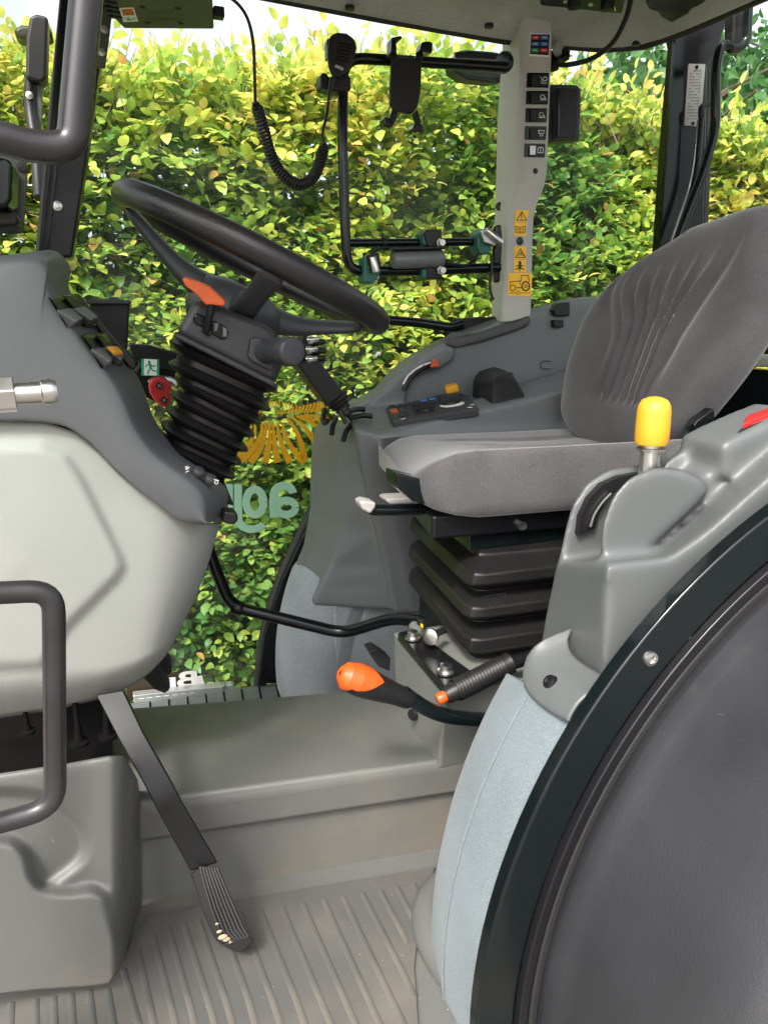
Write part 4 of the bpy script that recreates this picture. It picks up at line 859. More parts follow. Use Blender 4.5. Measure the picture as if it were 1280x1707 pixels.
mm = MB(); mm.loftpx([(326, 1128), (337, 1126), (342, 1143), (328, 1146)], 1.739, 1.74); mm.loftpx([(346, 1138), (356, 1137), (357, 1143), (346, 1145)], 1.739, 1.74); pt('sticker_block', mm, 'white', door, flat=True)
mirrored('Hoofdweg', (314, 1147), 34, 1.739, 'white', 'dealer_street', door, .01, 1, (3.5,)); mirrored('9827 PC', (268, 1154), 32, 1.739, 'white', 'dealer_postcode', door, .01, 1, (4,)); mirrored('H', (234, 1158), 6, 1.739, 'white', 'dealer_town', door, .01, 1)
mm = MB(); mm.loftpx([(222, 1160), (388, 1142), (391, 1146), (389, 1152), (224, 1173)], 1.71, 1.735); pl = pt('bottom_plate', mm, 'alu', door, bevel=.002)
mm = MB(); mm.lathe([(0, -.005), (.005, -.005), (.007, 0), (.007, .01)], P(373, 1145, 1.712), (0, 1, 0), 10); pt('plate_bolt', mm, 'steel', door)
mm = MB(); f = lambda x, y: P(x, y, 1.709)
for k in range(7): strk(mm, [(232+k*14, 1165-k*1.6), (240+k*14, 1164-k*1.6)], 1.6, f)
pt('plate_emboss', mm, 'white', door, flat=True, recalc=False)

# ---- steering wheel
WC = P(428, 437, 1.15); e1 = (P(648, 560, 1.15)-P(202, 330, 1.15)); RW = e1.length/2; e1.normalize()
n0 = Vector((-e1.z, 0, e1.x)); vdir = WC-EYEP
best = min(range(-200, 100), key=lambda k: abs((n0*math.cos(R(k/10))+Vector((0, 1, 0))*math.sin(R(k/10))).dot(vdir.normalized())-math.sin(R(3.8))))
nW = (n0*math.cos(R(best/10))+Vector((0, 1, 0))*math.sin(R(best/10))).normalized(); e2 = nW.cross(e1).normalized()
sw_ = thing('steering_wheel', 'black three spoke steering wheel tilted above the ribbed column boot', 'steering wheel', WC-nW*.08)
RM = RW-.0175; mm = MB()
def wp(a, r, h): return WC+(e1*math.cos(a)+e2*math.sin(a))*r+nW*h
mm.rings([[wp(a, RM+.0175*math.cos(t), .0178*math.sin(t)) for t in [2*math.pi*k/14 for k in range(14)]] for a in [2*math.pi*k/72 for k in range(73)]], True, False); pt('rim', mm, 'leather', sw_)
near = -1 if e2.y > 0 else 1
def spoke(a, w):
    m_ = MB(); rs = []
    for r, h, ww, th in ((.03, -.066, w*1.5, .026), (.065, -.064, w*1.2, .020), (.105, -.052, w*.95, .014), (.15, -.030, w*.9, .011), (RM-.004, -.012, w*1.3, .010)):
        c = wp(a, r, h); t = e1*-math.sin(a)+e2*math.cos(a); rs.append([c+t*ww+nW*-th*.4, c+t*ww*.6+nW*th, c-t*ww*.6+nW*th, c-t*ww+nW*-th*.4, c-t*ww*.7-nW*th, c+t*ww*.7-nW*th])
    m_.rings(rs); return m_
for a in (math.pi*1.0+.12*near, -.12*near, near*math.pi/2): pt('spoke', spoke(a, .025 if abs(math.sin(a)) < .5 else .018), 'spoke', sw_, sub=2)
mm = MB(); mm.lathe([(.0, .020), (.034, .020), (.058, .010), (.067, -.010), (.069, -.035), (.060, -.052), (.036, -.060), (.030, -.072), (0, -.072)], WC-nW*.058, nW, 32); pt('hub', mm, 'spoke', sw_)

# ---- steering column
stc = thing('steering_column', 'black ribbed rubber boot and grey shroud below the steering wheel', 'steering column', P(322, 790, 1.15))
ribp = [((283, 568), (457, 648)), ((282, 604), (447, 681)), ((292, 630), (431, 702)), ((285, 656), (420, 722)), ((277, 682), (410, 746)), ((268, 706), (400, 768)), ((262, 727), (389, 790))]
def srect(c, u, v_, a, b, n=28, p=3.2): return [c+u*(a*abs(math.cos(t))**(2/p)*math.copysign(1, math.cos(t)))+v_*(b*abs(math.sin(t))**(2/p)*math.copysign(1, math.sin(t))) for t in [2*math.pi*k/n for k in range(n)]]
ey = Vector((0, 1, 0)); rs = []
cs = []
for (a, b) in ribp:
    A_, B_ = P(*a, 1.15), P(*b, 1.15); cs.append(((A_+B_)/2, (B_-A_).normalized(), (B_-A_).length/2))
ax = (cs[0][0]-cs[-1][0]).normalized()
first = (P(296, 552, 1.15)+P(455, 636, 1.15))/2
rs.append(srect(first, cs[0][1], ey, cs[0][2]*.86, .070))
for i, (c, u, l) in enumerate(cs):
    h = (cs[i+1][0]-c).length if i < 6 else .022
    rs += [srect(c+ax*h*.16, u, ey, l*.965, .079-.002*i), srect(c, u, ey, l, .083-.002*i), srect(c-ax*h*.16, u, ey, l*.965, .079-.002*i), srect(c-ax*h*.38, u, ey, l*.80, .063-.002*i), srect(c-ax*h*.64, u, ey, l*.80, .063-.002*i)]
rs.append(srect(P(338, 812, 1.15), cs[-1][1], ey, cs[-1][2]*.80, .055))
mm = MB(); mm.rings(rs); pt('boot', mm, 'bellow', stc)
sh = [(326, 498), (352, 503), (455, 546), (476, 598), (458, 641), (291, 556)]
mm = MB(); mm.loftpx(sh, 1.055, 1.245, [(x+(385-x)*.08, y) for x, y in sh]); shr = pt('shroud', mm, 'shroud', stc, bevel=.012, seg=4, angle=20)
mm = MB(); mm.loftpx([(290, 551), (459, 635), (460, 648), (291, 563)], 1.050, 1.25, [(300, 551), (455, 632), (455, 645), (300, 562)]); pt('shroud_base', mm, 'shroud', stc, bevel=.004)
# window slots in the shroud
for qd in ([(322, 527), (328, 521), (346, 529), (349, 540), (345, 549), (324, 540)], [(351, 536), (358, 534), (378, 545), (382, 554), (378, 566), (368, 566), (352, 556)]):
    mm = MB(); mm.loftpx(qd, 1.052, 1.06); pt('slot_window', mm, 'gloss', shr, bevel=.003, seg=3)
mm = MB(); mm.loftpx([(357, 537), (366, 538), (363, 553), (356, 553)], 1.0515, 1.056); mm.loftpx([(371, 542), (380, 549), (379, 562), (371, 563)], 1.0515, 1.056); pt('slot_opening', mm, 'cons', shr, bevel=.002)
mm = MB(); mm.tube([P(353, 506, 1.03), P(349, 530, 1.035), P(344, 553, 1.05)], [.0058, .0048, .0056], .01, 10); mm.tube([P(343, 550, 1.05), P(352, 553, 1.05)], .006, 0, 8); tl = pt('tilt_lever', mm, 'black', stc)
oh = [(304, 466), (309, 463), (336, 472), (350, 478), (374, 499), (377, 506), (372, 511), (352, 508), (344, 509), (333, 497), (324, 488), (309, 477)]
mm = MB(); mm.loftpx(oh, 1.020, 1.045, [(x, y-2) for x, y in oh]); pt('lever_handle', mm, 'orange', tl, bevel=.006, seg=3)
mm = MB(); mm.loftpx([(418, 566), (428, 561), (458, 574), (462, 582), (456, 616), (450, 618), (418, 601), (414, 594)], 1.045, 1.06); pt('stalk_plate', mm, 'shroud', shr, bevel=.005, seg=3)
a, b = P(436, 586, 1.06), P(489, 586, .985); mm = MB(); l = (b-a).length; mm.lathe([(.0185, 0), (.0165, l*.15), (.0165, l*.55), (.0185, l*.62), (.0190, l*.95), (.0175, l), (.0155, l+.001), (0, l-.001)], a, b-a, 28); pt('stalk', mm, 'shroud', stc)

# ---- joystick on the far console
js = thing('joystick', 'slim black joystick with button head rising from the far console slots', 'joystick', P(578, 695, 1.49))
ax_ = (P(512, 590, 1.46)-P(568, 668, 1.49)); mm = MB()
mm.loftpx([(494, 606), (530, 597), (572, 652), (571, 662), (550, 676), (542, 672)], 1.44, 1.50); pt('grip', mm, 'black', js, bevel=.010, seg=3)
mm = MB(); A_, B_ = P(558, 661, 1.48), P(580, 694, 1.48); d_ = (B_-A_); L_ = d_.length; prof = [(.026, 0)]
for k in range(5): prof += [(.027-.0035*k, L_*(.05+.18*k)), (.027-.0035*k, L_*(.11+.18*k)), (.021-.003*k, L_*(.15+.18*k)), (.021-.003*k, L_*(.19+.18*k))]
mm.lathe(prof, A_, d_, 18); pt('boot', mm, 'bellow', js)
mm = MB(); mm.tube([P(574, 685, 1.48), P(588, 699, 1.48)], .006, 0, 8); mm.tube([P(566, 684, 1.47), P(577, 706, 1.465)], .0045, 0, 8); pt('stem', mm, 'satin', js)
mm = MB(); mm.loftpx([(503, 560), (514, 556), (530, 572), (532, 600), (508, 606), (498, 580)], 1.45, 1.49); pt('head', mm, 'black', js, bevel=.006)
for x, y in ((518, 567), (527, 570), (516, 583), (529, 585), (516, 599), (528, 597)):
    mm = MB(); c = P(x, y, 1.445); mm.lathe([(.008, .004), (.008, -.003), (.006, -.006), (.0055, -.016), (0, -.018)], c, (-.75, .55, -.1) if x < 522 else (-.8, .3, 0), 12); bq = pt('button', mm, 'steel' if x < 522 else 'black', js)

# ---- driver's seat
seat = thing('driver_seat', 'grey velour suspension seat with fluted backrest on a ribbed black boot', 'seat', (.65, 1.17, .41))
TH = R(7); cu, su = math.cos(TH), math.sin(TH)
# local frame: a = rearwards, b = to the far side; origin near front corner
O = Vector((.372, .945, 0))
def sl2(a, b, z): return Vector((O.x+a*cu+b*su*.9+b*.085*max(0, 1-a/.3), O.y+b*cu-a*.02, z))
def plan(t, L=.56, W=.46, p=9):
    c_, s_ = math.cos(t), math.sin(t); f = (abs(c_)**p+abs(s_)**p)**(-1/p); return L/2+c_*f*L/2, W/2+s_*f*W/2
NT = 72
def cush_ring(z, s, bend=0):
    out = []
    for k in range(NT):
        a, b = plan(2*math.pi*k/NT); a0, b0 = .28+(a-.28)*s, .23+(b-.23)*s; out.append((a0, b0))
    return out
def topz(a, b):
    u = (b-.23)/.23; z = .737-.046*b/.46
    z += .012*abs(u)**2.2 - .016*math.exp(-((a-.36)/.16)**2)*(1-u*u)*.8
    z -= .030*max(0, (.09-a)/.09)**2
    for k in range(5): z -= .006*math.exp(-((u+.16-.10*k+ (a-.3)*.25)/.025)**2)*smooth((a-.12)/.1)*smooth((.52-a)/.1)
    for w_ in (-.62, .62): z -= .006*math.exp(-((u-w_)/.05)**2)*smooth((a-.08)/.1)
    return z
rs = []
for z, s in ((.650, .86), (.648, .94), (.655, .985), (.672, 1.0), (.70, 1.005)): rs.append([sl2(a, b, z+.0*a+(.022*max(0, (.10-a)/.10)**1.5 if z < .69 else 0)) for a, b in cush_ring(z, s)])
for s, dz in ((1.0, -.014), (.996, -.007), (.984, -.0025), (.955, -.0004)): rs.append([sl2(a, b, topz(a, b)+dz) for a, b in cush_ring(0, s)])
for k in range(1, 19): s = .94*(1-k/18.5); rs.append([sl2(a, b, topz(a, b)) for a, b in cush_ring(0, s)])
mm = MB(); mm.rings(rs); pt('cushion', mm, 'seat', seat, recalc=True)
mm = MB(); mm.loftpx([(659, 788), (706, 800), (712, 842), (690, 836), (664, 815)], .975, 1.02); pt('cushion_tray', mm, 'gloss', seat, bevel=.003)
mm = MB(); t_ = [sl2(a, b, 0) for a, b in ((.03, .03), (.52, .03), (.52, .42), (.03, .42))]; mm.loft([v+Vector((0, 0, .615)) for v in t_], [v+Vector((0, 0, .652)) for v in t_]); pt('seat_pan', mm, 'satin', seat, bevel=.006)
# backrest
def back_pt(u, v_, d):
    """u -1 far .. 1 near, v 0 bottom .. 1 top, d forward of the back plane"""
    w = .225*(.93+.10*math.sin(math.pi*min(1, v_*.95)))
    hw = w*(1-max(0, (v_-.50)/.50)**2.6*(.66 if u < 0 else .66-.36*smooth(u*3)))*(1-max(0, (.16-v_)/.16)**2.2*.34)
    hw *= 1-(.42*max(0, (.55-v_)/.55)**1.2*smooth(u*2.5) if u > 0 else 0)
    z = .690+v_*.403-.062*(1-u)/2*v_**2; yc = 1.168-.012*v_
    x = .905+.10*v_+.02*v_*v_ - .035*(1-u*u*0)+u*0
    return Vector((x-d*.97, yc-u*hw, z+d*.2+ .012*(1-abs(u))*smooth((v_-.8)/.2)))
def back_d(u, v_):
    e_ = (1-abs(u)**7)**.45 if abs(u) < 1 else 0; g_ = (max(0, 1-abs(2*v_-1)**9))**.4
    d = .052*e_*g_
    d += .016*abs(u)**1.7*smooth((v_-.1)/.3)*e_*g_              # side bolsters
    for k in range(6):                                         # flutes running up the middle and fanning out
        u0 = -.22+.105*k; sp = smooth((v_-.50)/.4); uc = u0+(k-2.5)*.14*sp
        d += .0125*math.exp(-((u-uc)/.036)**2)*smooth((v_-.18)/.07)*smooth((.88-v_)/.30)*e_
    d -= .014*math.exp(-((u-.02)/.40)**2)*smooth((v_-.16)/.08)*smooth((.80-v_)/.25)
    for sgn in (-1, 1): d -= .007*math.exp(-((u-sgn*(.42+.42*smooth((v_-.45)/.5)))/.06)**2)*smooth((v_-.25)/.2)*smooth((1-v_)/.15)*e_
    return d
NU_, NV_ = 150, 90; fr1 = []; bk1 = []
for j in range(NV_+1):
    v_ = j/NV_; vv = .5-.5*math.cos(math.pi*v_)
    fr1.append([back_pt(math.sin(math.pi/2*(2*i/NU_-1)), vv, back_d(math.sin(math.pi/2*(2*i/NU_-1)), vv)) for i in range(NU_+1)])
    bk1.append([back_pt(math.sin(math.pi/2*(2*i/NU_-1)), vv, -.6*back_d(math.sin(math.pi/2*(2*i/NU_-1)), vv)-.003) for i in range(NU_+1)])
mm = MB(); mm.rings([f_+b_[::-1] for f_, b_ in zip(fr1, bk1)]); pt('backrest', mm, 'seat', seat)
# recliner bracket on the near side
mm = MB(); mm.loftpx([(1130, 752), (1160, 702), (1190, 680), (1196, 735), (1165, 752), (1140, 762)], .955, .975); rb = pt('recliner', mm, 'satin', seat, bevel=.003)
for x, y in ((1172, 724), (1150, 712), (1184, 700), (1150, 727), (1188, 722)):
    mm = MB(); r = .011 if x == 1172 else .005; mm.lathe([(0, -.012 if r > .01 else -.004), (r*.6, -.012 if r > .01 else -.004), (r, -.004), (r, .004)], P(x, y, .955), (0, 1, 0), 10); pt('recliner_bolt', mm, 'gloss', rb)
# suspension boot
zl = [(.600, 790, 905)]
NF = lambda x, y, Y=.975: P(x, y, Y)
prof = [(802, 880, 716, 885, .612), (802, 898, 716, 897, .612), (800, 932, 708, 893, .582), (776, 952, 684, 905, .560), (772, 972, 680, 917, .545), (797, 990, 700, 935, .528), (772, 1008, 684, 943, .512), (769, 1026, 680, 955, .497), (796, 1042, 700, 975, .480), (771, 1060, 683, 983, .468), (769, 1080, 679, 994, .452), (796, 1100, 700, 1020, .430), (800, 1118, 706, 1040, .415)]
rs = []
for i, (x, y, fx, fy, z0) in enumerate(prof):
    a = P(x, y, .975); z = a.z; big = i in (3, 4, 6, 7, 9, 10); w = .02 if big else 0
    f_ = PZ(fx, fy, z); f_ = Vector((f_.x, min(1.40, max(1.30, f_.y)), z)) if True else f_
    f_.x = a.x+(f_.y-a.y)*.10
    a.y += -.022 if big else .012
    r_ = [a, Vector((.86+w, a.y-.004, z)), Vector((.88+w, f_.y, z)), f_]
    c_ = []
    for q in range(4):
        p0, p1, p2 = r_[q-1], r_[q], r_[(q+1) % 4]; c_ += [p1+(p0-p1).normalized()*.022, p1+((p0-p1).normalized()+(p2-p1).normalized())*.006, p1+(p2-p1).normalized()*.022]
    rs.append(c_)
mm = MB(); mm.rings(rs); pt('suspension_boot', mm, 'bellow', seat, bevel=.004, angle=25, seg=3)
mm = MB(); fr3 = lambda x, y: P(x, y, .945); strk(mm, [(808, 994), (842, 989), (843, 1010), (809, 1015), (808, 994)], .9, fr3); strk(mm, [(822, 1003), (826, 996), (829, 1002), (825, 1005), (822, 1003)], 1, fr3)
for k in range(8): strk(mm, [(811+k*3.8, 1012.5-k*.6), (812+k*3.8, 1008-k*.6)], .9, fr3); strk(mm, [(811+k*3.8, 1008-k*.6), (814+k*3.6, 1009-k*.6)], .8, fr3)
pt('boot_emblem', mm, 'rubber', seat, flat=True, recalc=False)
mm = MB(); t_ = [Vector((.47, .985, 0)), Vector((.87, .985, 0)), Vector((.89, 1.36, 0)), Vector((.50, 1.36, 0))]; mm.loft([v+Vector((0, 0, .59)) for v in t_], [v+Vector((0, 0, .626)) for v in t_]); pt('upper_frame', mm, 'gloss', seat, bevel=.004)
for x in (722, 738, 760, 800, 830):
    mm = MB(); mm.loftpx([(x-8, 866), (x+6, 868), (x+8, 893), (x-4, 896)], .985-(.0 if x > 750 else -.03), 1.03); pt('frame_rib', mm, 'gloss', seat, bevel=.003)
mm = MB(); mm.lathe([(0, -.012), (.007, -.012), (.007, 0), (.009, 0), (.009, .01)], P(865, 874, .975), (0, 1, 0), 6); pt('frame_bolt', mm, 'steel', seat, flat=True)
# adjusting levers
mm = MB(); mm.tube([P(718, 848, 1.03), P(650, 850, 1.03), P(622, 850, 1.03), P(612, 845, 1.03)], .0085, .01, 10); al = pt('adjust_lever', mm, 'gloss', seat)
mm = MB(); mm.loftpx([(599, 838), (608, 834), (628, 838), (627, 846), (618, 858), (604, 850)], 1.015, 1.045); pt('lever_grip', mm, 'whiteplastic', al, bevel=.004)
mm = MB(); mm.loftpx([(643, 834), (650, 831), (690, 829), (702, 840), (650, 842)], 1.06, 1.10); pt('adjust_paddle', mm, 'whiteplastic', seat, bevel=.004)
# base plate, bolts, weight knob
mm = MB(); t_ = [PZ(x, y, .425) for x, y in ((662, 1054), (688, 1047), (800, 1128), (745, 1152))]; mm.loft([v-Vector((0, 0, .014)) for v in t_], t_); pt('slide_rail', mm, 'satin', seat, bevel=.003)
mm = MB(); mm.tube([P(690, 1044, 1.16), P(732, 1090, 1.05), P(770, 1122, .97)], .010, .01, 10); pt('rail_edge', mm, 'grey', seat)
for x, y in ((688, 1064), (743, 1121)):
    mm = MB(); c = PZ(x, y, .427); mm.lathe([(.013, 0), (.013, .003), (.009, .0035), (.009, .012), (.007, .013), (0, .013)], c, (0, 0, 1), 18); pt('base_bolt', mm, 'steel', seat)
mm = MB(); c = P(720, 1060, 1.02); mm.lathe([(.011, 0), (.013, .003), (.013, .008), (.009, .010), (0, .010)], c, (-.75, -.65, .1), 18); mm.tube([c, c+Vector((.03, .025, -.005))], .006, 0, 10); pt('weight_knob', mm, 'steel', seat)
mm = MB(); mm.loftpx([(699, 1034), (708, 1033), (713, 1040), (711, 1052), (702, 1048)], 1.08, 1.10); kp = pt('indicator', mm, 'black', seat, bevel=.003); mm = MB(); mm.loftpx([(701.5, 1040), (705, 1041), (705, 1047), (701.5, 1045)], 1.077, 1.08); pt('indicator_window', mm, 'label', kp)
# sheet metal pedestal under the seat, part of the tractor
mm = MB(); f0, f1 = PZ(655, 1053, .412), PZ(741, 1156, .412); b0_, b1_ = PZ(644, 1158, .27), PZ(731, 1271, .272)
tq = [f0, f1, Vector((.86, f1.y, .412)), Vector((.86, f0.y+.02, .412))]; bq_ = [Vector((b0_.x, f0.y+.0, .26)), Vector((b1_.x, b1_.y-.0, .26)), Vector((.86, b1_.y, .26)), Vector((.86, f0.y+.02, .26))]
mm.loft(bq_, tq); pt('seat_pedestal', mm, 'grey', tractor, bevel=.006, seg=3)
mm = MB(); mm.lathe([(.0, -.0015), (.009, -.0015), (.010, .003)], P(687, 1192, 1.03), (.9, .4, 0), 18); pt('pedestal_hole', mm, 'black', tractor)
mm = MB(); mm.box((.74, 1.28, .29), (.40, .16, .20)); pt('seat_plinth', mm, 'satin', tractor, bevel=.01)
mm = MB(); mm.loftpx([(615, 1086), (628, 1082), (652, 1098), (650, 1120), (632, 1112)], 1.34, 1.38); pt('floor_clip', mm, 'shroud', tractor, bevel=.003)
# bent control rod across the footwell
cr_ = thing('control_rod', 'gloss black bent rod running from dashboard to seat base', 'rod', P(385, 1012, 1.36))
mm = MB(); mm.tube([P(335, 870, 1.36), P(352, 930, 1.36), P(384, 1010, 1.36), P(572, 1056, 1.32), P(655, 1030, 1.25), P(700, 1036, 1.20)], .0115, .03, 14); pt('rod', mm, 'gloss', cr_)
mm = MB(); mm.lathe([(.0118, 0), (.0135, .002), (.0135, .02), (.0118, .022)], P(386, 1011, 1.36), P(572, 1056, 1.32)-P(386, 1011, 1.36), 14); pt('collar', mm, 'satin', cr_)

# ---- range lever with orange knob
gl = thing('gear_lever', 'black gear lever with bright orange topped knob beside the seat pedestal', 'gear lever', P(790, 1198, .90))
mm = MB(); mm.tube([P(672, 1155, .88), P(710, 1182, .88), P(745, 1195, .88), P(800, 1200, .90), P(850, 1200, .93)], .0105, .03, 14); pt('shaft', mm, 'gloss', gl)
a, b = P(683, 1166, .88), P(566, 1122, .875); d = b-a; l = d.length; pr = [(.0125, 0), (.0140, .04*l), (.0145, .2*l), (.0175, .42*l), (.0205, .62*l), (.0205, .78*l), (.0165, .92*l), (.008, .99*l), (.001, 1.0*l)]
mm = MB(); mm.lathe(pr, a, d, 28); pt('knob', mm, 'black', gl)
# orange cap: the upper front part of the knob, 0.8 mm proud
u_ = d.normalized(); up_ = (Vector((0, -.75, .8))-u_*Vector((0, -.75, .8)).dot(u_)).normalized(); sd_ = u_.cross(up_); rows = []
for h in np.linspace(.50, 1.0, 51):
    r = float(np.interp(h*l, [p[1] for p in pr], [p[0] for p in pr]))+.0012; w = 1.25*math.sin(math.pi*min(.5, (h-.50)/.36*.5))+1.85*smooth((h-.84)/.1)
    rows.append([a+u_*h*l+(up_*math.cos(t)+sd_*math.sin(t))*r for t in np.linspace(-max(.02, w), max(.02, w), 19)])
mm = MB(); mm.rings(rows, False, False); pt('knob_cap', mm, 'orange', gl, solid=.001)
# ---- parking brake
pb = thing('parking_brake', 'ribbed black parking brake grip with small orange push button', 'parking brake', P(850, 1120, .97))
a, b = P(742, 1160, .895), P(850, 1105, .90); d = b-a; l = d.length; pr = [(.0, 0), (.011, .0), (.0125, .004), (.0135, .02)]
for k in range(16): t = .16+.046*k; pr += [(.0155, t*l), (.0165, (t+.012)*l), (.0165, (t+.026)*l), (.0150, (t+.034)*l)]
pr += [(.015, .93*l), (.016, l), (0, l)]
mm = MB(); mm.lathe(pr, a, d, 20); pt('grip', mm, 'black', pb)
mm = MB(); mm.tube([b-d*.1, b+d*.5+Vector((0, 0, -.01))], .010, 0, 10); pt('arm', mm, 'satin', pb)
mm = MB(); mm.lathe([(.0075, .004), (.0085, -.004), (.0085, -.010), (.007, -.013), (0, -.014)], a, d, 16); pt('release_button', mm, 'orange', pb)
mm = MB(); mm.loftpx([(757, 1180), (850, 1120), (870, 1180), (790, 1240), (765, 1235)], .98, 1.05); pt('lever_housing', mm, 'black', tractor, bevel=.008)

# ---- yellow hand lever
yl = thing('hand_lever', 'upright steel lever with yellow knob in the near console slot', 'lever', P(1080, 790, .785))
pt('shaft', MB().lathe([(.0125, -.03), (.0125, .03), (.0122, .036)], P(1081, 782, .785), P(1089, 690, .785)-P(1081, 782, .785), 20), 'steel', yl)
ax2 = (P(1092, 655, .785)-P(1083, 760, .785)).normalized(); c0 = P(1084, 752, .785)
pt('collar', MB().lathe([(.0125, 0), (.0175, .001), (.018, .004), (.0125, .005), (.0125, .012)], c0, ax2, 24), 'steel', yl)
c1 = P(1085, 740, .785); pt('knob', MB().lathe([(0, 0), (.0195, .0), (.0208, .004), (.0208, .02), (.0204, .040), (.0190, .048), (.0148, .0545), (.0075, .0575), (.001, .0585)], c1, ax2, 32), 'yellow', yl)

# ---- pedals
cl = thing('clutch_pedal', 'long flat black hanging pedal with ribbed muddy pad nearest the doorway', 'pedal', P(385, 1580, .83))
arm = [((160, 1158), (206, 1150), .99), ((200, 1235), (240, 1222), .95), ((243, 1312), (282, 1296), .91), ((262, 1350), (302, 1334), .902), ((318, 1452), (362, 1438), .882)]
mm = MB(); rs = []
for a, b, Y in arm: rs.append([P(*a, Y), P(*b, Y+.0), P(b[0]+2, b[1], Y+.010), P(a[0]+2, a[1], Y+.010)])
mm.rings(rs); pt('pedal_arm', mm, 'pedal', cl, bevel=.002)
padp = [((317, 1456), (334, 1444), (362, 1446), (369, 1462), .878), ((326, 1480), (340, 1470), (372, 1470), (381, 1490), .868), ((338, 1520), (352, 1512), (388, 1508), (398, 1528), .855), ((356, 1562), (368, 1556), (405, 1546), (416, 1560), .841), ((368, 1575), (382, 1570), (414, 1560), (423, 1568), .837)]
mm = MB(); mm.rings([[P(*a, Y+.006), P(*b, Y), P(*c, Y), P(*d, Y+.006), P(d[0]-4, d[1]+4, Y+.026), P(a[0]+6, a[1]+4, Y+.026)] for a, b, c, d, Y in padp]); pdp = pt('pad', mm, 'rubber', cl, bevel=.003)
for k in range(7):
    s = k/6; mm = MB(); tr = [P(b[0]+(c[0]-b[0])*s, b[1]+(c[1]-b[1])*s, Y-.0005) for a, b, c, d, Y in padp]; mm.tube(tr, .0022, 0, 6); pt('pad_rib', mm, 'rubber', pdp)
mm = MB(); a, b, c, d, Y = padp[-1]; mm.loft([P(*a, Y), P(*c, Y-.003), P(*d, Y), P(403, 1588, Y), P(385, 1583, Y)], [P(*a, Y+.03), P(*c, Y+.03), P(*d, Y+.03), P(403, 1588, Y+.03), P(385, 1583, Y+.03)]); pt('pad_end', mm, 'rubber', pdp, bevel=.002)
mm = MB()
for x, y, r in ((372, 1562, .005), (378, 1566, .004), (366, 1553, .003), (384, 1570, .003), (362, 1540, .002)): mm.ball(P(x, y, .836), r, (1.3, .4, .8), 8)
mudm = mat('dry_mud', (.34, .28, .18), .95, grain=.6, gscale=200); build('mud', mm, mudm, pdp)
for i, (q, Y, lab) in enumerate((([(255, 1098), (272, 1080), (286, 1100), (287, 1122), (278, 1128), (270, 1122)], 1.24, 'upper of the two small ribbed black pedals behind the cream panel'), ([(232, 1122), (262, 1106), (284, 1140), (283, 1150), (276, 1157), (258, 1150)], 1.18, 'lower of the two small ribbed black pedals behind the cream panel'))):
    t = thing('brake_pedal', lab, 'pedal', P(q[3][0], q[3][1], Y), 'pair of brake pedals')
    mm = MB(); mm.loftpx(q, Y, Y+.02); pp_ = pt('pad', mm, 'rubber', t, bevel=.003)
    for k in range(5):
        s = (k+.5)/5; a_ = (q[0][0]+(q[1][0]-q[0][0])*s, q[0][1]+(q[1][1]-q[0][1])*s); b_ = (q[5][0]+(q[3][0]-q[5][0])*s, q[5][1]+(q[3][1]-q[5][1])*s-2)
        mm = MB(); mm.tube([P(*a_, Y-.001), P(*b_, Y-.001)], .0022, 0, 6); pt('pad_rib', mm, 'rubber', pp_)
    mm = MB(); mm.tube([P(q[0][0]+5, q[0][1], Y+.02), Vector((-.02, Y+.05, .62))], .009, 0, 8); pt('pedal_arm', mm, 'satin', t)

# ---- grab handles in the doorway
h1 = thing('grab_handle', 'thick black tube grab handle crossing the top left corner', 'grab handle', P(75, 250, .62), 'doorway grab handles')
mm = MB(); mm.tube([P(164, -220, .62), P(121, 246, .62), P(60, 246, .615), P(-90, 205, .60), P(-330, 140, .585)], .0108, .035, 18); pt('tube', mm, 'handle', h1)
h2 = thing('grab_handle', 'black tube grab handle bent like a bracket, in front of the cream dash panel', 'grab handle', P(60, 1370, .62), 'doorway grab handles')
mm = MB(); mm.tube([P(-420, 1010, .585), P(-110, 994, .60), P(0, 988, .615), P(90, 984, .62), P(93, 1345, .62), P(0, 1372, .615), P(-110, 1400, .60), P(-420, 1475, .585)], .0088, .04, 18); pt('tube', mm, 'handle', h2)

# ---- accessory frame with clamps
af = thing('accessory_frame', 'black tubular accessory frame bolted to the beige switch pillar', 'frame', P(575, 400, 1.60))
mm = MB(); mm.tube([P(842, 112, 1.60), P(700, 103, 1.60), P(572, 96, 1.60), P(571, 250, 1.60), P(576, 395, 1.60), P(580, 452, 1.60), P(700, 451, 1.60), P(832, 446, 1.60)], .0105, .04, 14); pt('tube', mm, 'gloss', af)
mm = MB(); mm.tube([P(580, 405, 1.60), P(826, 403, 1.60)], .0085, 0, 12); pt('cross_tube', mm, 'gloss', af)
mm = MB(); mm.loftpx([(826, 376), (836, 374), (838, 400), (834, 470), (826, 472), (824, 420)], 1.60, 1.615); pt('mount_plate', mm, 'gloss', af, bevel=.004)
mm = MB(); mm.lathe([(.02, -.006), (.022, .002), (.018, .01)], P(840, 104, 1.615), (1, .4, 0), 16); pt('mount_flange', mm, 'gloss', af)
mm = MB()
for q in ([(612, 440), (618, 420), (640, 412), (655, 414), (700, 412)], [(740, 440), (780, 444), (795, 430), (800, 395)], [(818, 425), (820, 455), (815, 480), (822, 500)], [(795, 410), (800, 385), (820, 378)]): mm.tube([P(x, y, 1.585) for x, y in q], .003, .02, 6)
pt('wire', mm, 'black', af)
mm = MB(); mm.lathe([(.0125, -.004), (.0125, .004)], P(639, 405, 1.60), (1, 0, 0), 10); mm.box(P(638, 394, 1.60), (.004, .004, .012)); pt('cable_tie', mm, 'black', af)
k1 = thing('rail_clamp', 'green clamp with a slanted steel pin on the frame lower bend', 'clamp', P(622, 474, 1.59), 'green clamps on the accessory frame')
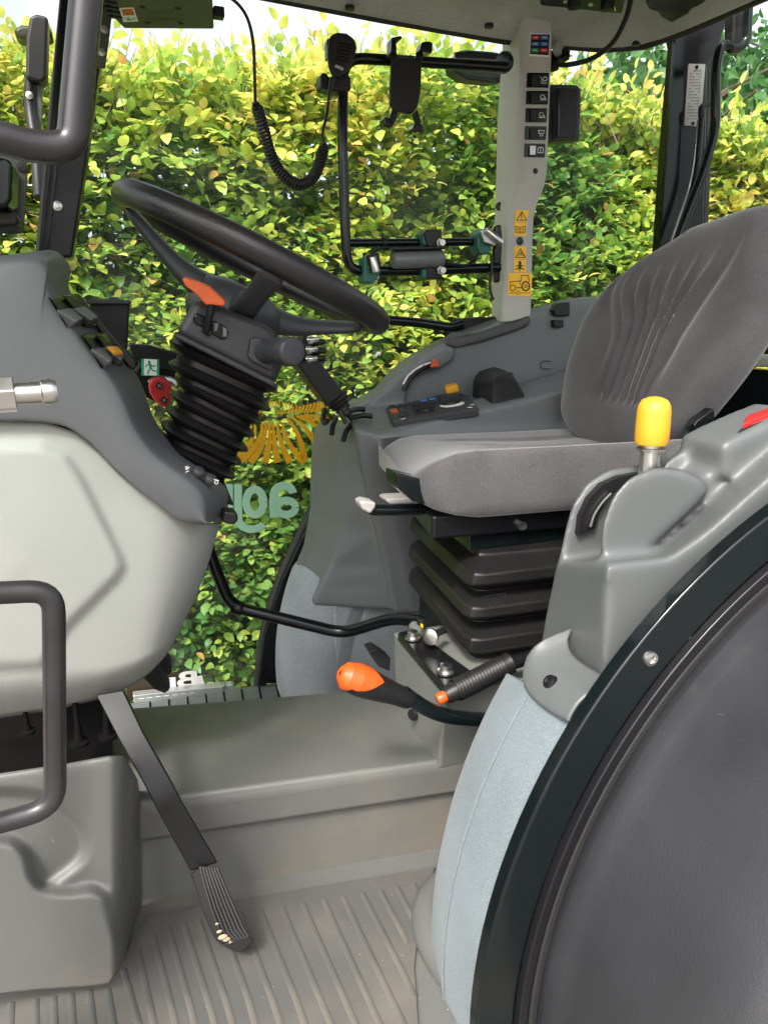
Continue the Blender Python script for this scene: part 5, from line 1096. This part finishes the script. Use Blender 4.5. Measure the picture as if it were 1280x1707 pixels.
pt('clamp_body', MB().loftpx([(608, 428), (633, 420), (636, 455), (622, 474), (606, 470)], 1.575, 1.62), 'green', k1, bevel=.004)
pt('clamp_jaw', MB().loftpx([(612, 425), (632, 420), (634, 452), (620, 455)], 1.565, 1.578), 'black', k1, bevel=.003)
a, b = P(621, 428, 1.56), P(627, 453, 1.56); pt('pin', MB().lathe([(.0065, 0), (.0075, .002), (.0075, (b-a).length), (.004, (b-a).length+.002), (0, (b-a).length+.002)], a, b-a, 14), 'steel', k1)
k2 = thing('cylinder_holder', 'grey ribbed cylinder held between two clamps on the lower frame tubes', 'cylinder', P(695, 465, 1.58))
a, b = P(654, 433, 1.575), P(737, 431, 1.575); pt('cylinder', MB().lathe([(0, 0), (.017, 0), (.017, .004), (.0185, .006), (.0185, (b-a).length-.006), (.0165, (b-a).length), (0, (b-a).length)], a, b-a, 24), 'cons', k2)
pt('clamp_plate', MB().loftpx([(650, 413), (748, 410), (748, 414), (650, 417)], 1.55, 1.60), 'satin', k2, bevel=.001)
for q, mt in (([(706, 388), (712, 382), (737, 383), (737, 412), (714, 412)], 'black'), ([(704, 388), (713, 384), (713, 410), (705, 408)], 'green'), ([(712, 446), (740, 446), (737, 465), (714, 465)], 'black'), ([(704, 448), (713, 448), (713, 464), (705, 464)], 'green'), ([(729, 420), (741, 418), (742, 446), (731, 446)], 'satin')):
    pt('clamp_block', MB().loftpx(q, 1.57 if mt != 'green' else 1.575, 1.62), mt, k2, bevel=.003)
for x, y in ((734, 405), (735, 451)): pt('clamp_bolt', MB().lathe([(0, -.012), (.007, -.012), (.007, 0), (.009, 0), (.009, .006)], P(x, y, 1.562), (0, 1, 0), 6), 'steel', k2, flat=True)
k3 = thing('rail_clamp', 'green clamp with a steel pin pointing right, against the beige pillar', 'clamp', P(808, 424, 1.59), 'green clamps on the accessory frame')
pt('clamp_body', MB().loftpx([(796, 390), (806, 380), (822, 384), (824, 405), (814, 424), (800, 424), (795, 410)], 1.575, 1.62), 'green', k3, bevel=.004)
pt('clamp_plate', MB().loftpx([(801, 385), (812, 379), (830, 398), (826, 410), (808, 404)], 1.562, 1.572), 'alu', k3, bevel=.002)
a, b = P(811, 383, 1.555), P(836, 405, 1.555); pt('pin', MB().lathe([(.0045, 0), (.0065, .002), (.0065, (b-a).length), (.004, (b-a).length+.002), (0, (b-a).length+.002)], a, b-a, 14), 'steel', k3)

# ---- phone holder on the top tube
ph = thing('phone_holder', 'empty black four arm phone holder clipped to the upper frame tube', 'phone holder', P(675, 220, 1.57))
pt('back_plate', MB().loftpx([(654, 100), (662, 94), (696, 96), (704, 104), (702, 152), (697, 178), (688, 189), (664, 186), (652, 174), (651, 150)], 1.56, 1.575), 'black', ph, bevel=.004)
pt('tube_clip', MB().loftpx([(664, 92), (690, 93), (690, 114), (664, 114)], 1.575, 1.62), 'black', ph, bevel=.003)
for q, e in (([(656, 104), (664, 95), (660, 82), (652, 82), (651, 90)], [(652, 88), (653, 62), (670, 59), (671, 64), (661, 68), (662, 86)]), ([(690, 98), (700, 106), (712, 82), (704, 76)], [(700, 84), (704, 69), (716, 68), (722, 71), (721, 88), (708, 86)]), ([(655, 180), (664, 188), (655, 212), (646, 206)], [(640, 195), (648, 194), (655, 207), (652, 214), (641, 210)]), ([(688, 190), (696, 182), (703, 204), (696, 210)], [(688, 214), (692, 205), (705, 206), (706, 219), (690, 220)])):
    a_ = pt('arm', MB().loftpx(q, 1.557, 1.567), 'satin', ph, bevel=.002); pt('claw', MB().loftpx(e, 1.535, 1.565), 'gloss', a_, bevel=.003)

# ---- hand microphone with coiled cord
mic = thing('microphone', 'black hand microphone hooked on the frame corner with a coiled cord', 'microphone', P(570, 140, 1.55))
mo_ = [(548, 62), (560, 54), (578, 56), (592, 66), (595, 80), (590, 100), (580, 118), (564, 131), (553, 129), (547, 112), (545, 90)]
pt('body', MB().loftpx(mo_, 1.53, 1.565, [(x+(570-x)*.1, y) for x, y in mo_]), 'black', mic, bevel=.008, seg=3)
pt('talk_key', MB().loftpx([(545, 66), (549, 62), (551, 96), (546, 98)], 1.54, 1.56), 'satin', mic, bevel=.002)
for k in range(6): pt('grille_slot', MB().loftpx([(565-k*1.0, 70+k*5.5), (587-k*1.2, 74+k*5.5), (587-k*1.2, 76+k*5.5), (565-k*1.0, 72+k*5.5)], 1.5285, 1.531), 'gloss', mic)
pt('badge', MB().loftpx([(559, 108.5), (561, 107.5), (573, 113), (572.5, 117), (570, 117), (558, 111.5)], 1.5275, 1.53), 'whiteplastic', mic, bevel=.0005)
pt('hook', MB().loftpx([(535, 122), (545, 120), (548, 128), (585, 126), (586, 150), (560, 152), (535, 146)], 1.56, 1.60), 'black', mic, bevel=.004)
pt('strain_relief', MB().tube([P(555, 130, 1.54), P(552, 142, 1.54), P(549, 156, 1.54)], [.006, .005, .0035], 0, 10), 'black', mic)
# cord: straight lead, coil, straight lead to the radio
pts = [(425, 172), (432, 190), (441, 220), (448, 248), (459, 274), (476, 296), (497, 308), (518, 300), (532, 276), (541, 240)]
ctr = [P(x, y, Y) for (x, y), Y in zip(pts, np.linspace(1.44, 1.53, len(pts)))]
def crv(L, k=14):
    o = []
    for i in range(len(L)-1):
        p0, p1, p2, p3 = L[max(0, i-1)], L[i], L[i+1], L[min(len(L)-1, i+2)]
        for j in range(k):
            t = j/k; o.append(.5*((2*p1)+(p2-p0)*t+(2*p0-5*p1+4*p2-p3)*t*t+(3*p1-p0-3*p2+p3)*t**3))
    return o+[L[-1]]
cc_ = crv(ctr, 60); ln = [0]
for a, b in zip(cc_, cc_[1:]): ln.append(ln[-1]+(b-a).length)
turns = 46; N__ = turns*11; hel = []
xs_ = np.array([list(p) for p in cc_]); u_ = None
for k in range(N__+1):
    s = ln[-1]*k/N__; p = Vector([float(np.interp(s, ln, xs_[:, i])) for i in range(3)]); p2 = Vector([float(np.interp(min(ln[-1], s+.004), ln, xs_[:, i])) for i in range(3)]); p1_ = Vector([float(np.interp(max(0, s-.004), ln, xs_[:, i])) for i in range(3)])
    T_ = (p2-p1_).normalized(); u_ = T_.orthogonal().normalized() if u_ is None else (u_-T_*u_.dot(T_)).normalized(); w_ = T_.cross(u_); an = 2*math.pi*turns*k/N__
    rad = .0088*min(1, .35+k/30, .35+(N__-k)/30); hel.append(p+(u_*math.cos(an)+w_*math.sin(an))*rad)
pt('coil', MB().tube(hel, .0026, 0, 6), 'black', mic)
pt('lead', MB().tube(crv([P(549, 150, 1.54), P(545, 190, 1.535), P(538, 220, 1.53), P(541, 242, 1.53)], 6), .0028, 0, 8), 'black', mic)
pt('lead', MB().tube(crv([P(426, 174, 1.44), P(425, 140, 1.43), P(422, 70, 1.42), P(410, 25, 1.42), P(385, -3, 1.42), PZ(355, -10, 1.42)], 8), .0028, 0, 8), 'black', mic)

# ---- two-way radio under the roof
rd = thing('radio', 'olive black box radio hanging under the roof in the top left', 'radio', P(280, 50, 1.40))
ZR = 1.405; rq_ = lambda x, y, d=0: PZ(x, y, ZR-d)
a = [rq_(178, -22), rq_(352, -26), rq_(357, 49), rq_(207, 48), rq_(188, 28)]
pt('case', MB().loft(a, [p+Vector((0, 0, .055)) for p in a]), 'radio', rd, bevel=.003)
def under(q_, d, th=.001): A_ = [rq_(x, y, d) for x, y in q_]; return MB().loft(A_, [v+Vector((0, 0, th)) for v in A_])
for k in range(12):
    for j in range(2): pt('vent_slot', under([(244+k*5, 16+j*12+k*.15), (246+k*5, 16+j*12+k*.15), (247+k*5, 25+j*12), (245+k*5, 25+j*12)], .0004, .0008), 'black', rd, flat=True)
for x, y in ((238, 12), (297, 14), (247, 38), (302, 39)): pt('case_screw', MB().lathe([(0, -.0025), (.005, -.0015), (.0055, .002)], rq_(x, y), (0, 0, 1), 12), 'black', rd)
pt('approval_sticker', under([(199, 14), (223, 13), (231, 36), (206, 37)], .0006), 'white', rd, flat=True)
pt('sticker_print', under([(203, 16), (221, 15), (225, 25), (206, 26)], .0010, .0004), 'orange', rd, flat=True)
mm = MB(); f = lambda x, y: rq_(x, y, .0012); strk(mm, [(210, 31), (216, 30), (213, 34), (220, 33), (226, 30)], 1.6, f); pt('sticker_mark', mm, 'signgreen', rd, flat=True, recalc=False)
pt('side_plug', MB().box(rq_(361, 35)+Vector((.004, 0, .012)), (.018, .02, .016)), 'black', rd, bevel=.002)
for k in range(4): pt('cooling_fin', MB().box(rq_(190+k*3, 4+k*8)+Vector((-.006, 0, .012)), (.022, .006, .03)), 'black', rd)
pt('bracket', MB().box(rq_(280, 0)+Vector((0, .02, .085)), (.12, .06, .09)), 'black', rd)

# ---- outside mirrors, boxes, cables
mr_ = thing('mirror', 'folded black outside mirror with rounded ends behind the upper tube', 'mirror', P(798, 135, 1.86))
mq = [(752, 100), (758, 90), (775, 86), (825, 90), (846, 96), (846, 132), (820, 136), (775, 130), (756, 118)]
pt('housing', MB().loftpx(mq, 1.86, 1.91), 'black', mr_, bevel=.012, seg=3); pt('rim', MB().tube([P(x, y, 1.857) for x, y in mq[1:-1]], .004, .01, 8), 'gloss', mr_)
m2 = thing('mirror', 'tall black outside mirror on an arm beyond the front pillar', 'mirror', P(60, 250, 1.95))
pt('housing', MB().loftpx([(50, 26), (62, 22), (81, 27), (78, 130), (70, 138), (43, 130), (44, 62)], 1.93, 1.99), 'black', m2, bevel=.010, seg=3)
pt('cap', MB().loftpx([(22, 48), (36, 40), (84, 44), (90, 60), (60, 66), (28, 62)], 2.0, 2.06), 'black', m2, bevel=.012, seg=3)
pt('arm', MB().tube([P(52, 130, 1.96), P(50, 180, 1.96), P(60, 240, 1.93), P(66, 330, 1.86)], .012, .03, 10), 'black', m2)
pt('stay', MB().loftpx([(57, 138), (71, 136), (70, 222), (60, 224)], 1.96, 1.975), 'cons', m2, bevel=.003)
pt('stay_bolt', MB().lathe([(0, -.008), (.008, -.006), (.008, .004)], P(50, 160, 1.95), (0, 1, 0), 8), 'steel', m2)
mo2 = thing('junction_box', 'flat black box with lid hung beside the beige switch pillar', 'box', P(943, 238, 1.66))
bx = pt('box_body', MB().loftpx([(918, 140), (962, 141), (969, 148), (966, 234), (920, 237), (915, 228)], 1.665, 1.70), 'shroud', mo2, bevel=.004)
pt('lid', MB().loftpx([(926, 145), (965, 146), (962, 230), (924, 231)], 1.650, 1.666), 'black', mo2, bevel=.004); pt('lid_ridge', MB().loftpx([(930, 148), (934, 148), (932, 227), (929, 227)], 1.645, 1.652), 'gloss', mo2)
cm = thing('camera', 'small black camera on the pillar top with a cable to the roof', 'camera', P(938, 110, 1.63))
pt('camera_body', MB().loftpx([(928, 78), (948, 76), (951, 84), (950, 100), (928, 100)], 1.64, 1.68), 'black', cm, bevel=.004); pt('lens', MB().lathe([(0, -.004), (.006, -.004), (.009, -.007), (.010, .004)], P(940, 88, 1.638), (0, 1, 0), 18), 'gloss', cm)
pt('mount', MB().loftpx([(918, 84), (930, 80), (932, 116), (919, 118)], 1.65, 1.67), 'satin', cm, bevel=.003); pt('cup', MB().lathe([(.016, 0), (.014, .012), (.006, .014)], P(926, 82, 1.645), (.5, -1, .2), 18), 'alu', cm)
pt('cable', MB().tube(crv([P(922, 106, 1.645), P(945, 108, 1.62), P(985, 98, 1.58), P(1020, 72, 1.52), P(1042, 32, 1.46), P(1052, -4, 1.42), P(1056, -20, 1.41)], 8), .0052, 0, 10), 'black', cm)
wk = thing('bracket_housing', 'rounded glossy black housing on an olive bracket plate at the left edge', 'housing', P(20, 388, 1.0))
pt('housing', MB().loftpx([(-60, 262), (10, 262), (22, 272), (20, 332), (12, 344), (-60, 346)], .97, 1.06), 'gloss', wk, bevel=.014, seg=4)
pt('plate', MB().loftpx([(-60, 250), (44, 262), (46, 300), (40, 386), (28, 390), (-60, 384)], 1.06, 1.066), 'radio', wk, bevel=.002)
pt('foot', MB().loftpx([(-60, 346), (20, 350), (32, 362), (30, 376), (-60, 384)], 1.0, 1.058), 'black', wk, bevel=.006)
for x, y in ((38, 279), (33, 372)): pt('plate_bolt', MB().lathe([(0, -.006), (.006, -.005), (.006, .002)], P(x, y, 1.06), (0, 1, 0), 8), 'black', wk)
sb_ = thing('storage_box', 'black open storage box behind the dashboard switches', 'box', P(190, 586, 1.40))
bq2 = [(150, 503), (217, 503), (213, 584), (196, 586), (150, 520)]
pt('box_body', MB().loftpx(bq2, 1.38, 1.50), 'black', sb_, bevel=.004); pt('box_rim', MB().loftpx([(146, 500), (180, 499), (182, 495), (198, 495), (199, 499), (219, 501), (219, 507), (146, 507)], 1.37, 1.51), 'shroud', sb_, bevel=.002)
# bent stay and gas strut at the rear window
st = thing('window_handle', 'bent black tube handle hanging beside the rear far pillar', 'handle', P(1150, 372, 1.50))
pt('tube', MB().tube([P(1246, 14, 1.50), P(1243, 70, 1.50), P(1226, 84, 1.50), P(1203, 70, 1.50), P(1192, 110, 1.50), P(1192, 215, 1.50), P(1172, 285, 1.50), P(1136, 378, 1.50), P(1100, 480, 1.50)], .0105, .03, 14), 'gloss', st)
pt('bracket', MB().loftpx([(1222, 20), (1250, 10), (1250, 60), (1236, 90), (1220, 80)], 1.52, 1.55), 'black', st, bevel=.008)
gs = thing('gas_strut', 'thin black gas strut beside the bent tube at the rear window', 'gas strut', P(1150, 372, 1.56))
pt('cylinder', MB().tube([P(1169, 190, 1.56), P(1160, 300, 1.56), P(1133, 380, 1.56), P(1098, 480, 1.56)], .006, .05, 10), 'satin', gs)
pt('ball_joint', MB().tube([P(1169, 196, 1.56), P(1168, 178, 1.56), P(1184, 172, 1.56)], .0075, .01, 10), 'black', gs)
pt('rod', MB().tube([P(1163, 200, 1.565), P(1153, 300, 1.565), P(1126, 378, 1.565), P(1092, 480, 1.565)], .0028, .05, 8), 'steel', gs)

# grit trodden into the mat
gr = MB()
for k in range(260):
    x, y = rng.uniform(-.1, .42), rng.uniform(.70, 1.05)
    if k > 120: x, y = .30+rng.normal()*.08, .86+rng.normal()*.10
    pz = Vector((x, y, FZ+.0065)); r = rng.uniform(.0005, .0014)
    gr.add([pz+Vector((r*rng.uniform(-1, 1), r*rng.uniform(-1, 1), 0)) for _ in range(3)]+[pz+Vector((0, 0, r*.9))], [(0, 1, 2), (0, 1, 3), (1, 2, 3), (2, 0, 3)])
go = build('grit', gr, mudm, fmat, flat=True); go['kind'] = 'stuff'
